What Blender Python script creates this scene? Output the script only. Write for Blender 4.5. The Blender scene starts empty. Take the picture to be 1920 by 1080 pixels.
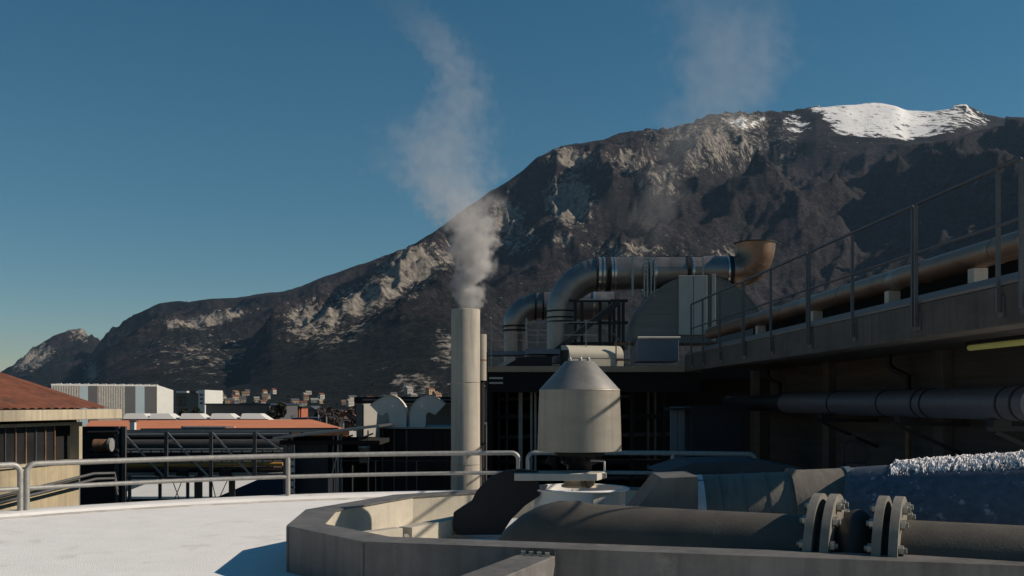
import bpy, math, random
import numpy as np
from mathutils import Vector, Matrix
random.seed(7)
S = bpy.context.scene
COL = S.collection
# ------------------------------------------------------------------ camera, world, sun
CH = 14.0                    # eye height above the valley floor
F = 1867.0                   # focal length in pixels of the 1920 wide frame (35 mm)
cam = bpy.data.cameras.new("camera"); camo = bpy.data.objects.new("camera", cam); COL.objects.link(camo)
camo.location = (0, 0, CH); camo.rotation_euler = (math.radians(90), 0, 0)
cam.sensor_width = 36; cam.lens = 36*F/1920; cam.shift_y = (755-540)/1920
cam.clip_start = 0.1; cam.clip_end = 40000
S.camera = camo
SUN_AZ, SUN_EL = math.radians(88), math.radians(33)      # azimuth clockwise from the view direction
sd = Vector((math.sin(SUN_AZ)*math.cos(SUN_EL), math.cos(SUN_AZ)*math.cos(SUN_EL), math.sin(SUN_EL)))
sl = bpy.data.lights.new("sun", 'SUN'); sl.energy = 5.0; sl.angle = math.radians(0.5); sl.color = (1, 0.87, 0.715)
so = bpy.data.objects.new("sun", sl); COL.objects.link(so)
so.rotation_euler = sd.to_track_quat('Z', 'Y').to_euler(); so.location = (60, -10, 60)
w = bpy.data.worlds.new("World"); S.world = w; w.use_nodes = True
wn, wl = w.node_tree.nodes, w.node_tree.links; wn.clear()
sky = wn.new('ShaderNodeTexSky'); sky.sky_type = 'NISHITA'; sky.sun_disc = False
sky.sun_elevation = SUN_EL; sky.sun_rotation = SUN_AZ; sky.altitude = 200
sky.air_density = 1.0; sky.dust_density = 0.0; sky.ozone_density = 2.6
hs = wn.new('ShaderNodeHueSaturation'); hs.inputs['Hue'].default_value = 0.482; hs.inputs['Saturation'].default_value = 1.33
bg = wn.new('ShaderNodeBackground'); bg.inputs[1].default_value = 0.053
wo = wn.new('ShaderNodeOutputWorld')
wl.new(sky.outputs[0], hs.inputs['Color']); wl.new(hs.outputs[0], bg.inputs[0]); wl.new(bg.outputs[0], wo.inputs[0])
S.view_settings.view_transform = 'Standard'; S.view_settings.look = 'None'
S.view_settings.exposure = 0.0; S.view_settings.gamma = 1.0
S.cycles.max_bounces = 6; S.cycles.volume_bounces = 1; S.cycles.use_denoising = True
S.cycles.transparent_max_bounces = 8

def P(px, py, d):  return Vector(((px-960)/F*d, d, CH+(755-py)/F*d))
def PZ(px, d, z):  return Vector(((px-960)/F*d, d, CH+z))
def W(x, y, z):    return Vector((x, y, CH+z))
def R(d, L, z):    return Vector((L-0.0423*d, d, CH+z))      # along the right-hand building

# ------------------------------------------------------------------ materials
def mat(name, col, rough=0.6, metal=0.0, var=0.25, scale=3.0, bump=0.0, bscale=40.0, col2=None, thr=None, stretch=None, streak=0.0, spec=0.5):
    m = bpy.data.materials.new(name); m.use_nodes = True
    n, l = m.node_tree.nodes, m.node_tree.links
    b = n['Principled BSDF']; b.inputs['Metallic'].default_value = metal; b.inputs['Specular IOR Level'].default_value = spec
    tc = n.new('ShaderNodeTexCoord'); mp = n.new('ShaderNodeMapping'); l.new(tc.outputs['Object'], mp.inputs[0])
    if stretch: mp.inputs['Scale'].default_value = stretch
    nz = n.new('ShaderNodeTexNoise'); nz.inputs['Scale'].default_value = scale; nz.inputs['Detail'].default_value = 8
    nz.inputs['Roughness'].default_value = 0.65
    l.new(mp.outputs[0], nz.inputs['Vector'])
    r = n.new('ShaderNodeValToRGB')
    c1 = tuple(c*(1-var) for c in col); c2 = tuple(min(1, c*(1+var)) for c in col)
    r.color_ramp.elements[0].position = 0.3; r.color_ramp.elements[1].position = 0.7
    r.color_ramp.elements[0].color = (*c1, 1); r.color_ramp.elements[1].color = (*c2, 1)
    l.new(nz.outputs[0], r.inputs[0]); out = r.outputs[0]
    if col2 is not None:
        n2 = n.new('ShaderNodeTexNoise'); n2.inputs['Scale'].default_value = scale*0.6; n2.inputs['Detail'].default_value = 10
        n2.inputs['Roughness'].default_value = 0.7
        l.new(mp.outputs[0], n2.inputs['Vector'])
        r2 = n.new('ShaderNodeValToRGB'); t = thr or 0.55
        r2.color_ramp.elements[0].position = t; r2.color_ramp.elements[1].position = t+0.08
        l.new(n2.outputs[0], r2.inputs[0])
        mx = n.new('ShaderNodeMix'); mx.data_type = 'RGBA'
        l.new(r2.outputs[0], mx.inputs[0]); l.new(out, mx.inputs[6]); mx.inputs[7].default_value = (*col2, 1); out = mx.outputs[2]
    if streak:
        m3 = n.new('ShaderNodeMapping'); l.new(tc.outputs['Object'], m3.inputs[0]); m3.inputs['Scale'].default_value = (9, 9, 0.6)
        n3 = n.new('ShaderNodeTexNoise'); n3.inputs['Scale'].default_value = 1.2; n3.inputs['Detail'].default_value = 6
        l.new(m3.outputs[0], n3.inputs['Vector'])
        r3 = n.new('ShaderNodeMapRange'); r3.inputs[1].default_value = 0.45; r3.inputs[2].default_value = 0.75
        r3.inputs[3].default_value = 1.0; r3.inputs[4].default_value = 1-streak
        l.new(n3.outputs[0], r3.inputs[0])
        mm = n.new('ShaderNodeVectorMath'); mm.operation = 'SCALE'; l.new(out, mm.inputs[0]); l.new(r3.outputs[0], mm.inputs['Scale']); out = mm.outputs[0]
    l.new(out, b.inputs['Base Color'])
    rr = n.new('ShaderNodeMapRange'); rr.inputs[3].default_value = max(0.05, rough-0.1); rr.inputs[4].default_value = min(1, rough+0.12)
    l.new(nz.outputs[0], rr.inputs[0]); l.new(rr.outputs[0], b.inputs['Roughness'])
    if bump:
        nb = n.new('ShaderNodeTexNoise'); nb.inputs['Scale'].default_value = bscale; nb.inputs['Detail'].default_value = 5
        l.new(mp.outputs[0], nb.inputs['Vector'])
        bp = n.new('ShaderNodeBump'); bp.inputs['Strength'].default_value = bump; bp.inputs['Distance'].default_value = 0.008
        l.new(nb.outputs[0], bp.inputs['Height']); l.new(bp.outputs[0], b.inputs['Normal'])
    return m
M = dict(
 concrete = mat('concrete', (.20,.185,.16), .9, 0, .25, 1.6, .5, 25, streak=.35),
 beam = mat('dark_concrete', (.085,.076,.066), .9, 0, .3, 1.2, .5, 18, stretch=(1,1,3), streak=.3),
 wall = mat('board_marked_wall', (.06,.052,.045), .95, 0, .35, 1.5, .5, 10, stretch=(1,.3,6)),  # colour darkened so the shade under the ledge reads deep
 snow = mat('frosted_roof', (.80,.79,.78), .85, 0, .05, 2.5, 1.0, 80, col2=(.68,.665,.65), thr=.56),
 kerbw = mat('white_kerb', (.76,.745,.73), .8, 0, .08, 1.5, .25, 40, col2=(.50,.46,.43), thr=.60),
 crust = mat('snow_crust', (.70,.68,.69), .85, 0, .16, 9, .6, 60),
 trough = mat('weathered_steel', (.145,.138,.132), .6, .15, .28, 2.2, .35, 30, col2=(.21,.20,.185), thr=.60, streak=.32),
 troughin = mat('sunlit_inner_steel', (.46,.42,.34), .8, 0, .16, 2.5, .3, 40, streak=.12),  # same trough steel, sunlit look put into a paler colour
 pipe = mat('grey_painted_pipe', (.078,.068,.056), .66, .0, .22, 4, .25, 50, col2=(.13,.118,.10), thr=.6, stretch=(1,1,1.2)),
 flange = mat('flange_paint', (.20,.185,.16), .6, .1, .22, 6, .2, 40, col2=(.2,.17,.13), thr=.62),
 bolt = mat('zinc_bolt', (.36,.34,.30), .45, .6, .15, 8),
 rubber = mat('black_rubber', (.02,.02,.02), .6, 0, .3, 5, .1, 30),
 hood = mat('dull_aluminium', (.30,.275,.235), .5, .35, .16, 1.6, .12, 60, stretch=(1,1,2.5), streak=.22),
 hoodcone = mat('stained_aluminium', (.26,.25,.235), .45, .45, .18, 3, .12, 60, streak=.15),
 galv = mat('galvanised_steel', (.34,.335,.32), .55, .45, .18, 14, .15, 120),
 galvdk = mat('dull_galvanised_steel', (.10,.10,.104), .5, .4, .2, 14),
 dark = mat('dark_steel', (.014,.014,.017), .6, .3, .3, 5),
 black = mat('black_steel_and_shade', (.007,.0065,.0065), .9, 0, .3, 5),  # near-black; also stands in for shade inside recesses and gaps
 rusty = mat('rusty_steel', (.20,.11,.06), .8, .1, .4, 6, .2, 30),
 stainless = mat('stainless_cladding', (.27,.25,.235), .42, .8, .22, 2.2, .12, 20, col2=(.19,.16,.14), thr=.60),
 stainlessb = mat('brown_stainless', (.26,.17,.12), .40, .75, .3, 2.2, .1, 20, col2=(.32,.29,.26), thr=.56),
 band = mat('bright_band', (.62,.61,.58), .25, .9, .1, 5),
 drum = mat('grey_green_paint', (.15,.155,.145), .6, .15, .14, 1.6, .1, 20, stretch=(.2,1,4)),
 drumplate = mat('pale_grey_paint', (.40,.40,.36), .6, .1, .1, 2, streak=.1),
 beige = mat('beige_cladding', (.50,.46,.37), .65, 0, .08, 1.0, streak=.08),
 chim = mat('chimney_cladding', (.39,.355,.30), .8, .0, .12, 1.5, .05, 30, streak=.3, spec=.2),
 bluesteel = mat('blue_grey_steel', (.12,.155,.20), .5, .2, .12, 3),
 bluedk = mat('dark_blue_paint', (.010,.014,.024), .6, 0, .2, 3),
 tank = mat('frosted_tank_skin', (.07,.095,.135), .7, .0, .35, 12, .22, 60, col2=(.30,.34,.40), thr=.585),
 ductw = mat('sheathed_duct', (.17,.15,.125), .6, .1, .2, 7, .45, 60, stretch=(3,.7,.7)),
 tile = mat('terracotta_tiles', (.155,.052,.028), .9, 0, .4, 2.5, .5, 25, col2=(.07,.04,.03), thr=.56),
 tile2 = mat('bright_terracotta', (.56,.19,.085), .9, 0, .15, .4),
 facade = mat('aged_plaster', (.44,.37,.25), .9, 0, .18, 1.3, .3, 15, col2=(.30,.21,.12), thr=.64, streak=.25),
 fascia = mat('fascia_concrete', (.46,.40,.29), .9, 0, .15, 1.5, .2, 20, streak=.3),
 ribglass = mat('ribbed_glazing', (.012,.013,.015), .45, 0, .3, 2, streak=.3),
 ocher = mat('ochre_pipe', (.42,.23,.05), .6, 0, .15, 4),
 white = mat('white_paint', (.62,.61,.58), .7, 0, .07, 1),
 offwhite = mat('off_white_wall', (.50,.47,.42), .85, 0, .1, 1.5, streak=.15),
 cladgrey = mat('grey_cladding', (.27,.255,.23), .6, .1, .05, .3),
 claddk = mat('charcoal_cladding', (.09,.09,.095), .6, .1, .1, .3),
 cladblue = mat('pale_blue_cladding', (.34,.42,.46), .6, .1, .05, .3),
 cladwhite = mat('white_cladding', (.60,.60,.57), .6, .1, .05, .3),
 brown = mat('brown_panels', (.022,.015,.012), .8, 0, .3, 2),
 brick = mat('orange_brick', (.32,.10,.05), .9, 0, .2, 1),
 bluewall = mat('blue_wall', (.012,.03,.065), .7, 0, .1, 1),
 glass = mat('dark_window', (.03,.035,.04), .15, 0, .2, 1),
 ground = mat('valley_ground', (.055,.05,.042), .95, 0, .4, .02, col2=(.10,.09,.07), thr=.56),
 yard = mat('asphalt', (.05,.05,.05), .9, 0, .3, .4),
 leaf = mat('evergreen_foliage', (.028,.032,.016), .9, 0, .4, .5),
 twig = mat('bare_twigs', (.085,.06,.05), .95, 0, .3, .5),
 bark = mat('bark', (.06,.045,.035), .95, 0, .3, 4),
)
def emis(name, col, s):
    m = mat(name, col, .5); b = m.node_tree.nodes['Principled BSDF']
    b.inputs['Emission Color'].default_value = (*col, 1); b.inputs['Emission Strength'].default_value = s; return m
M['tube'] = emis('lit_tube', (.36,.36,.12), .16)

# seams and stripes worked into a cladding: wave-driven colour and bump
def ribbed(name, base, axis='X', scale=2.0, depth=.5, **k):
    m = mat(name, base, **k); n, l = m.node_tree.nodes, m.node_tree.links; b = n['Principled BSDF']
    tc = n.new('ShaderNodeTexCoord'); wv = n.new('ShaderNodeTexWave'); wv.bands_direction = axis
    wv.inputs['Scale'].default_value = scale; l.new(tc.outputs['Object'], wv.inputs['Vector'])
    bp = n.new('ShaderNodeBump'); bp.inputs['Strength'].default_value = depth; bp.inputs['Distance'].default_value = .05
    l.new(wv.outputs[0], bp.inputs['Height']); l.new(bp.outputs[0], b.inputs['Normal']); return m
M['clad_r'] = ribbed('ribbed_grey', (.30,.285,.26), 'X', 1.2, .6, rough=.6)
M['clad_w'] = ribbed('ribbed_white', (.60,.60,.57), 'Y', .6, .6, rough=.6)

# ------------------------------------------------------------------ mesh helpers
class MB:
    def __init__(s): s.v = []; s.f = []; s.sm = []
    def add(s, vs, fs, smooth=False):
        o = len(s.v); s.v += [tuple(v) for v in vs]; s.f += [tuple(i+o for i in f) for f in fs]; s.sm += [smooth]*len(fs); return s
    def box(s, c, size, rz=0, M4=None):
        x, y, z = [a/2 for a in size]; c = Vector(c); q = Matrix.Rotation(rz, 3, 'Z')
        vs = [c+q@Vector((i*x, j*y, k*z)) for i in (-1,1) for j in (-1,1) for k in (-1,1)]
        return s.add(vs, [(0,1,3,2),(4,6,7,5),(0,4,5,1),(2,3,7,6),(0,2,6,4),(1,5,7,3)])
    def hexa(s, b, t):          # 4 bottom points, 4 top points (same order)
        return s.add(list(b)+list(t), [(3,2,1,0),(4,5,6,7),(0,1,5,4),(1,2,6,5),(2,3,7,6),(3,0,4,7)])
    def bar(s, a, b, wd, h=None, up=Vector((0,0,1))):      # rectangular bar a->b
        a, b = Vector(a), Vector(b); h = h or wd; t = (b-a).normalized()
        if abs(t.dot(up)) > .98: up = Vector((0,1,0))
        sx = t.cross(up).normalized()*wd/2; sy = sx.cross(t).normalized()*h/2
        return s.hexa([a-sx-sy, a+sx-sy, a+sx+sy, a-sx+sy], [b-sx-sy, b+sx-sy, b+sx+sy, b-sx+sy])
    def prism(s, pts, off):     # polygon (any plane) swept by off
        n = len(pts); pts = [Vector(p) for p in pts]; off = Vector(off)
        return s.add(pts+[p+off for p in pts], [tuple(range(n))[::-1], tuple(range(n, 2*n))]+[(i,(i+1)%n,n+(i+1)%n,n+i) for i in range(n)])
    def tube(s, path, r, seg=16, caps=True, hollow=False):
        path = [Vector(p) for p in path]; n = len(path)
        rs = r if isinstance(r, (list, tuple)) else [r]*n
        T = [((path[min(i+1,n-1)]-path[max(i-1,0)]).normalized()) for i in range(n)]
        up = Vector((0,0,1)) if abs(T[0].z) < .9 else Vector((0,1,0))
        vs = []; u = (up-T[0]*up.dot(T[0])).normalized()
        for i in range(n):
            u = (u-T[i]*u.dot(T[i])).normalized(); v = T[i].cross(u)
            for k in range(seg):
                a = 2*math.pi*k/seg; vs.append(path[i]+(u*math.cos(a)+v*math.sin(a))*rs[i])
        fs = [(i*seg+k, i*seg+(k+1)%seg, (i+1)*seg+(k+1)%seg, (i+1)*seg+k) for i in range(n-1) for k in range(seg)]
        s.add(vs, fs, True)
        if caps:
            s.add([vs[k] for k in range(seg)], [tuple(range(seg))[::-1]])
            if not hollow: s.add([vs[(n-1)*seg+k] for k in range(seg)], [tuple(range(seg))])
        return s
    def lathe(s, prof, c, seg=48, smooth=True):      # prof [(r,z)], split normals through repeated points
        c = Vector(c); o = []
        for r_, z_ in prof:
            for k in range(seg):
                a = 2*math.pi*k/seg; o.append(c+Vector((r_*math.cos(a), r_*math.sin(a), z_)))
        fs = [(i*seg+k, i*seg+(k+1)%seg, (i+1)*seg+(k+1)%seg, (i+1)*seg+k) for i in range(len(prof)-1) for k in range(seg)]
        s.add(o, fs, smooth); return s
    def build(s, name, m, parent=None, bevel=0):
        if parent is not None and parent.type == 'EMPTY': org = parent.location.copy()
        elif parent is not None: org = Vector(parent['_o'])
        else:
            a = np.array(s.v); org = Vector(((a[:,0].min()+a[:,0].max())/2, (a[:,1].min()+a[:,1].max())/2, a[:,2].min()))
        me = bpy.data.meshes.new(name); me.from_pydata([Vector(v)-org for v in s.v], [], s.f); me.update()
        me.polygons.foreach_set('use_smooth', s.sm)
        me.materials.append(m); o = bpy.data.objects.new(name, me); COL.objects.link(o)
        o['_o'] = tuple(org)
        if parent is not None: o.parent = parent
        else: o.location = org
        if bevel:
            b = o.modifiers.new('bevel', 'BEVEL'); b.width = bevel; b.segments = 2; b.limit_method = 'ANGLE'
        return o
ALL = []
def tag(o, label=None, cat=None, group=None, kind=None):
    if label: o['label'] = label
    if cat: o['category'] = cat
    if group: o['group'] = group
    if kind: o['kind'] = kind
    return o
def thing(name, loc, label, cat, group=None):
    o = bpy.data.objects.new(name, None); COL.objects.link(o); o.location = loc; o.empty_display_size = .2
    return tag(o, label, cat, group)
def bez(p0, p1, p2, n=8):
    p0, p1, p2 = Vector(p0), Vector(p1), Vector(p2)
    return [p0*(1-t)**2+p1*2*t*(1-t)+p2*t*t for t in [i/n for i in range(n+1)]]
def arc(p0, corner, p2, n=10):        # circular-looking bend from p0 to p2 about a square corner
    p0, c, p2 = Vector(p0), Vector(corner), Vector(p2); o = p0+p2-c
    return [o+(p0-o)*math.cos(a)+(p2-o)*math.sin(a) for a in [i/n*math.pi/2 for i in range(n+1)]]

# ------------------------------------------------------------------ terrain
def vnoise(x, y, seed=0):
    xi = np.floor(x).astype(np.int64); yi = np.floor(y).astype(np.int64); fx = x-xi; fy = y-yi
    def g(i, j):
        h = (i*374761393 + j*668265263 + seed*974711) & 0x7fffffff
        h = ((h ^ (h >> 13))*1274126177) & 0x7fffffff
        a = ((h ^ (h >> 16)) & 0xffff)/65535.0*2*np.pi
        return np.cos(a), np.sin(a)
    u = fx*fx*fx*(fx*(fx*6-15)+10); v = fy*fy*fy*(fy*(fy*6-15)+10)
    def d(i, j, dx, dy):
        gx, gy = g(i, j); return gx*dx+gy*dy
    a = d(xi, yi, fx, fy); b = d(xi+1, yi, fx-1, fy); c = d(xi, yi+1, fx, fy-1); e = d(xi+1, yi+1, fx-1, fy-1)
    return (a*(1-u)+b*u)*(1-v)+(c*(1-u)+e*u)*v
def ridged(x, y, wl_, octs=6, seed=0, gain=.5):
    s = np.zeros_like(x); amp = 1.; tot = 0; wgt = np.ones_like(x)
    for o in range(octs):
        k = (1-np.abs(vnoise(x/wl_+7.3*o, y/wl_-3.1*o, seed+o))*2.0)
        k = np.clip(k, 0, 1)**2; s += k*amp*wgt; wgt = np.clip(k*1.6, 0, 1); tot += amp; amp *= gain; wl_ *= .5
    return s/tot
def fbm(x, y, wl_, octs=5, seed=50):
    s = np.zeros_like(x); amp = 1.
    for o in range(octs):
        s += vnoise(x/wl_, y/wl_, seed+o)*amp; amp *= .5; wl_ *= .5
    return s
NX, NY = 1150, 400
pxs = np.linspace(-500, 2350, NX); ds = 750*(9000/750)**np.linspace(0, 1, NY)
PX, D = np.meshgrid(pxs, ds); X = (PX-960)/F*D; Y = D
wx = fbm(X, Y, 900, 4, 11)*160; wy = fbm(X, Y, 900, 4, 31)*160
def prof(pts): a = np.array(pts, float); return a[:,0], a[:,1]
LAY = [  # (ridge distance at px points, foot distance, skyline, power, behind-slope)
 ([(-500,5600),(2350,5600)], 3300, [(-500,800),(-60,742),(0,692),(30,672),(60,650),(100,626),(150,611),(185,626),(220,650),(300,700),(400,790)], 1.1),
 ([(-500,5000),(500,4700),(950,4300),(1300,4900),(1640,5600),(2350,5800)], 1700,
  [(-500,900),(100,790),(185,636),(200,618),(240,590),(300,566),(340,560),(400,556),(440,556),(520,547),(560,539),(600,520),(650,500),(700,482),(760,462),(800,440),(850,405),(900,368),(930,350),(950,338),(985,315),(1010,291),(1040,275),(1080,267),(1130,258),(1160,245),(1200,238),(1260,233),(1300,222),(1330,209),(1380,204),(1450,203),(1500,200),(1530,194),(1580,188),(1640,184),(1680,188),(1700,196),(1740,199),(1780,192),(1810,190),(1850,210),(1880,215),(1920,219),(2000,240),(2350,300)], 1.25),
 ([(-500,3300),(500,3100),(800,3500),(2350,3500)], 1500,
  [(-500,900),(380,775),(430,700),(470,640),(510,603),(560,584),(600,567),(640,555),(680,535),(720,507),(750,478),(790,463),(830,462),(870,475),(900,500),(1000,590),(1100,680),(1200,780),(2350,900)], .9),
 ([(-500,4300),(1400,4000),(2350,4700)], 1900,
  [(-500,950),(1300,760),(1380,560),(1440,470),(1480,432),(1560,382),(1640,322),(1720,292),(1800,264),(1860,240),(1920,228),(2350,200)], 1.0),
 ([(-500,3000),(1400,2900),(2350,3300)], 1500,
  [(-500,950),(1200,800),(1300,655),(1450,570),(1560,505),(1650,445),(1750,385),(1850,325),(1920,292),(2350,150)], 1.0),
 ([(-500,1900),(2350,1900)], 1250,
  [(-500,740),(100,735),(200,733),(330,728),(420,712),(480,700),(560,712),(640,715),(720,690),(800,680),(900,690),(1100,700),(2350,690)], 1.2),
]
Z = np.zeros_like(X)
for rd, d0, sk, pw in LAY:
    a, b = prof(rd); dr = np.interp(PX, a, b)+wy*.8
    a, b = prof(sk); H = np.clip((755-np.interp(PX+wx*.10*0, a, b))/F*np.interp(PX, *prof(rd)), -60, None)
    t = (D-d0)/(dr-d0)
    fr = H*np.clip(t, 0, 1)**pw
    bk = H-(D-dr)*.55
    Z = np.maximum(Z, np.where(t <= 1, fr, bk)*np.where(t < 0, 0, 1))
base = Z.copy()
env = np.clip(base/250, 0, 1)
calm = 1-.93*np.clip((base-1080)/160, 0, 1)*np.clip((PX-1440)/90, 0, 1)*(D > 4500); env = env*calm
# distance from skyline-critical height: keep crests close to their profile
rg = ridged(X+wx, Y*.75+wy, 1000, 7, 3)
rg2 = ridged(X+wx*.5, Y*.6, 330, 6, 23)
Z = base + env*((rg-.42)*np.clip(base*.22, 0, 170) + (rg2-.4)*38*(1-.8*((base > 1150)*1.)) + fbm(X, Y, 120, 4, 71)*12)
us = X-.45*Y+wx*1.3; spur = ridged(us, (Y+.45*X)*.30+wy, 620, 5, 137, .45)
Z = Z + env*(spur-.45)*np.clip(base*.42, 0, 270)*(1-.8*((base > 1250)*1.))
Z = Z + env*fbm(X, Y, 48, 3, 171)*8
# carve gullies more strongly low down, less at crest, by pulling crests back to the profile
elev = 755-Z/D*F
skyl = np.interp(PX, *prof(LAY[1][2])); skyl = np.minimum(skyl, np.interp(PX, *prof(LAY[0][2])))
over = np.clip(skyl-elev, 0, None)          # pixels above the photographed skyline
Z = Z-over*.88/F*D
ov2 = np.clip(np.interp(PX, [1500,1560,1700,1800,1870], [205,262,268,254,232])-(755-Z/D*F), 0, None)*((PX > 1500) & (PX < 1885) & (D < 4750)); Z = Z-ov2*.9/F*D
cur = (755-Z/D*F).min(axis=0)
lift = cur-skyl[0]
lift = np.convolve(np.pad(lift, 6, 'edge'), np.ones(13)/13, 'valid')
mem = np.exp(-((D-np.interp(PX, *prof(LAY[1][0])))/900)**2)*(base > 120)
Z = Z+mem*np.clip(lift, 0, 60)[None,:]/F*D*.9
PYv = 755-Z/D*F
rock = np.zeros_like(X); snow = np.zeros_like(X)
def ell(cx, cy, rx, ry, a=0, s=1.):
    c, q = math.cos(math.radians(a)), math.sin(math.radians(a)); u = ((PX-cx)*c+(PYv-cy)*q)/rx; v = (-(PX-cx)*q+(PYv-cy)*c)/ry
    return s*np.clip(1.35-np.sqrt(u*u+v*v), 0, 1)
for e in [(1335,262,130,58,0,.62),(1390,225,60,22,0,.8),(1068,372,48,55,-15,1.1),(1055,440,26,26,0,.7),(950,400,46,38,-20,.75),(1075,290,55,22,10,.8),(960,440,50,40,0,.6),
          (770,492,60,40,-28,1.05),(690,550,110,32,-22,.8),(600,590,80,42,-10,.75),(830,470,46,30,0,.6),(400,592,75,13,-14,.95),(330,600,30,10,0,.7),(62,665,44,20,-24,1.1),(148,622,24,13,10,.8),
          (172,690,16,26,0,.7),(380,655,110,50,0,.38),(640,620,70,20,-20,.5),(780,705,60,26,0,.6),(840,640,40,40,0,.55),(1180,460,90,26,0,.5),(1370,470,40,30,0,.5),(1420,620,90,40,0,.3),(730,735,80,14,0,.5),(1240,330,80,50,0,.45),(1470,270,30,60,0,.4),(1190,300,70,40,0,.5)]:
    rock = np.maximum(rock, ell(*e))
def inpoly(pts):
    r = np.zeros(PX.shape, bool); n = len(pts)
    for i in range(n):
        x1, y1 = pts[i]; x2, y2 = pts[(i+1)%n]
        if y1 == y2: continue
        r ^= ((PYv > min(y1,y2)) & (PYv <= max(y1,y2)) & (PX < x1+(PYv-y1)*(x2-x1)/(y2-y1)))
    return r
sm = inpoly([(1500,195),(1580,170),(1700,175),(1800,170),(1850,205),(1872,228),(1790,246),(1700,258),(1620,260),(1560,242),(1540,215)]) & (D > 4600)
snow = sm*1.0
snow = snow*np.interp(PX, [1490,1560,1700,1770,1870], [.75,1,1,.85,.6])
for _ in range(14):
    q = np.pad(snow, 1, 'edge'); snow = (q[1:-1,:-2]+q[1:-1,2:]+q[:-2,1:-1]+q[2:,1:-1]+2*snow)/6
snow = np.maximum(snow, ell(1395,222,75,24,0,.72)*(D > 4000)); snow = np.maximum(snow, ell(1490,225,60,34,0,.66)*(D > 4000))
Z = Z + rock*env*((ridged(X*1.2, Y*.5, 90, 5, 91)-.4)*34)*np.clip(1-2*snow, 0, 1)
for _ in range(5):
    q = np.pad(Z, 1, 'edge'); q = (q[1:-1,:-2]+q[1:-1,2:]+q[:-2,1:-1]+q[2:,1:-1])/4; Z = np.where(snow > .8, q, Z)
# stretch beyond: ends and floor
vs = np.stack([X, Y, Z], -1).reshape(-1, 3)
idx = np.arange(NX*NY).reshape(NY, NX)
fa = np.stack([idx[:-1,:-1], idx[:-1,1:], idx[1:,1:], idx[1:,:-1]], -1).reshape(-1, 4)
me = bpy.data.meshes.new('mountains'); me.vertices.add(len(vs)); me.vertices.foreach_set('co', vs.ravel())
me.loops.add(fa.size); me.loops.foreach_set('vertex_index', fa.ravel())
me.polygons.add(len(fa)); me.polygons.foreach_set('loop_start', np.arange(len(fa))*4)
try: me.polygons.foreach_set('loop_total', np.full(len(fa), 4))
except Exception: pass
me.update(calc_edges=True); me.polygons.foreach_set('use_smooth', np.ones(len(fa), bool))
for nm, ar in (('rock', rock), ('snowfield', snow)):
    at = me.attributes.new(nm, 'FLOAT', 'POINT'); at.data.foreach_set('value', ar.ravel().astype(np.float32))
mt = bpy.data.objects.new('mountains', me); COL.objects.link(mt); tag(mt, kind='structure')
mm = bpy.data.materials.new('mountain_forest_rock_snow'); mm.use_nodes = True; n, l = mm.node_tree.nodes, mm.node_tree.links
b = n['Principled BSDF']; b.inputs['Roughness'].default_value = .95; b.inputs['Specular IOR Level'].default_value = .1
tc = n.new('ShaderNodeTexCoord')
def nz(scale, det=8, st=(1,1,1), rough=.6):
    mp = n.new('ShaderNodeMapping'); mp.inputs['Scale'].default_value = st; l.new(tc.outputs['Object'], mp.inputs[0])
    t = n.new('ShaderNodeTexNoise'); t.inputs['Scale'].default_value = scale; t.inputs['Detail'].default_value = det; t.inputs['Roughness'].default_value = rough
    l.new(mp.outputs[0], t.inputs['Vector']); return t.outputs[0]
def ramp(src, p0, p1, c0=(0,0,0), c1=(1,1,1)):
    r = n.new('ShaderNodeValToRGB'); r.color_ramp.elements[0].position = p0; r.color_ramp.elements[1].position = p1
    r.color_ramp.elements[0].color = (*c0, 1); r.color_ramp.elements[1].color = (*c1, 1); l.new(src, r.inputs[0]); return r.outputs[0]
def mix(f, a, c):
    x = n.new('ShaderNodeMix'); x.data_type = 'RGBA'; l.new(f, x.inputs[0]); l.new(a, x.inputs[6]); l.new(c, x.inputs[7]); return x.outputs[2]
def mth(op, a, c):
    x = n.new('ShaderNodeMath'); x.operation = op
    for i, q in enumerate((a, c)):
        if isinstance(q, (int, float)): x.inputs[i].default_value = q
        else: l.new(q, x.inputs[i])
    return x.outputs[0]
spz = n.new('ShaderNodeSeparateXYZ'); l.new(tc.outputs['Object'], spz.inputs[0])
low = n.new('ShaderNodeMapRange'); low.inputs[1].default_value = 380; low.inputs[2].default_value = 80; low.inputs[3].default_value = 0; low.inputs[4].default_value = .16; l.new(spz.outputs[2], low.inputs[0])
fine = ramp(nz(.11, 4, (1,1,1), .8), .40, .62, (.35,.35,.38), (1.5,1.45,1.4))
forest = mix(ramp(mth('ADD', nz(.0035), low.outputs[0]), .50, .62), ramp(nz(.045, 8, (1,1,1), .75), .38, .64, (.008,.0065,.008), (.050,.041,.043)), ramp(nz(.06, 6, (1,1,1), .75), .35, .65, (.0035,.005,.006), (.017,.020,.019)))
fm = n.new('ShaderNodeVectorMath'); fm.operation = 'MULTIPLY'; l.new(forest, fm.inputs[0]); l.new(fine, fm.inputs[1]); forest = fm.outputs[0]
rockc = ramp(nz(.05, 10, (1,1,.4), .75), .36, .64, (.06,.052,.046), (.33,.295,.25))
ar = n.new('ShaderNodeAttribute'); ar.attribute_name = 'rock'
rn = mth('ADD', mth('MULTIPLY', nz(.014, 12, (1,1,.45), .74), .40), mth('MULTIPLY', nz(.05, 10, (1,1,.4), .78), .60))
rf = ramp(mth('ADD', mth('MULTIPLY', ar.outputs['Fac'], .20), rn), .595, .635)
asn = n.new('ShaderNodeAttribute'); asn.attribute_name = 'snowfield'
sf = ramp(mth('ADD', mth('MULTIPLY', asn.outputs['Fac'], .36), mth('MULTIPLY', nz(.016, 12, (1,1,1.2), .74), 1.0)), .76, .80)
colr = mix(rf, forest, rockc)
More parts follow.
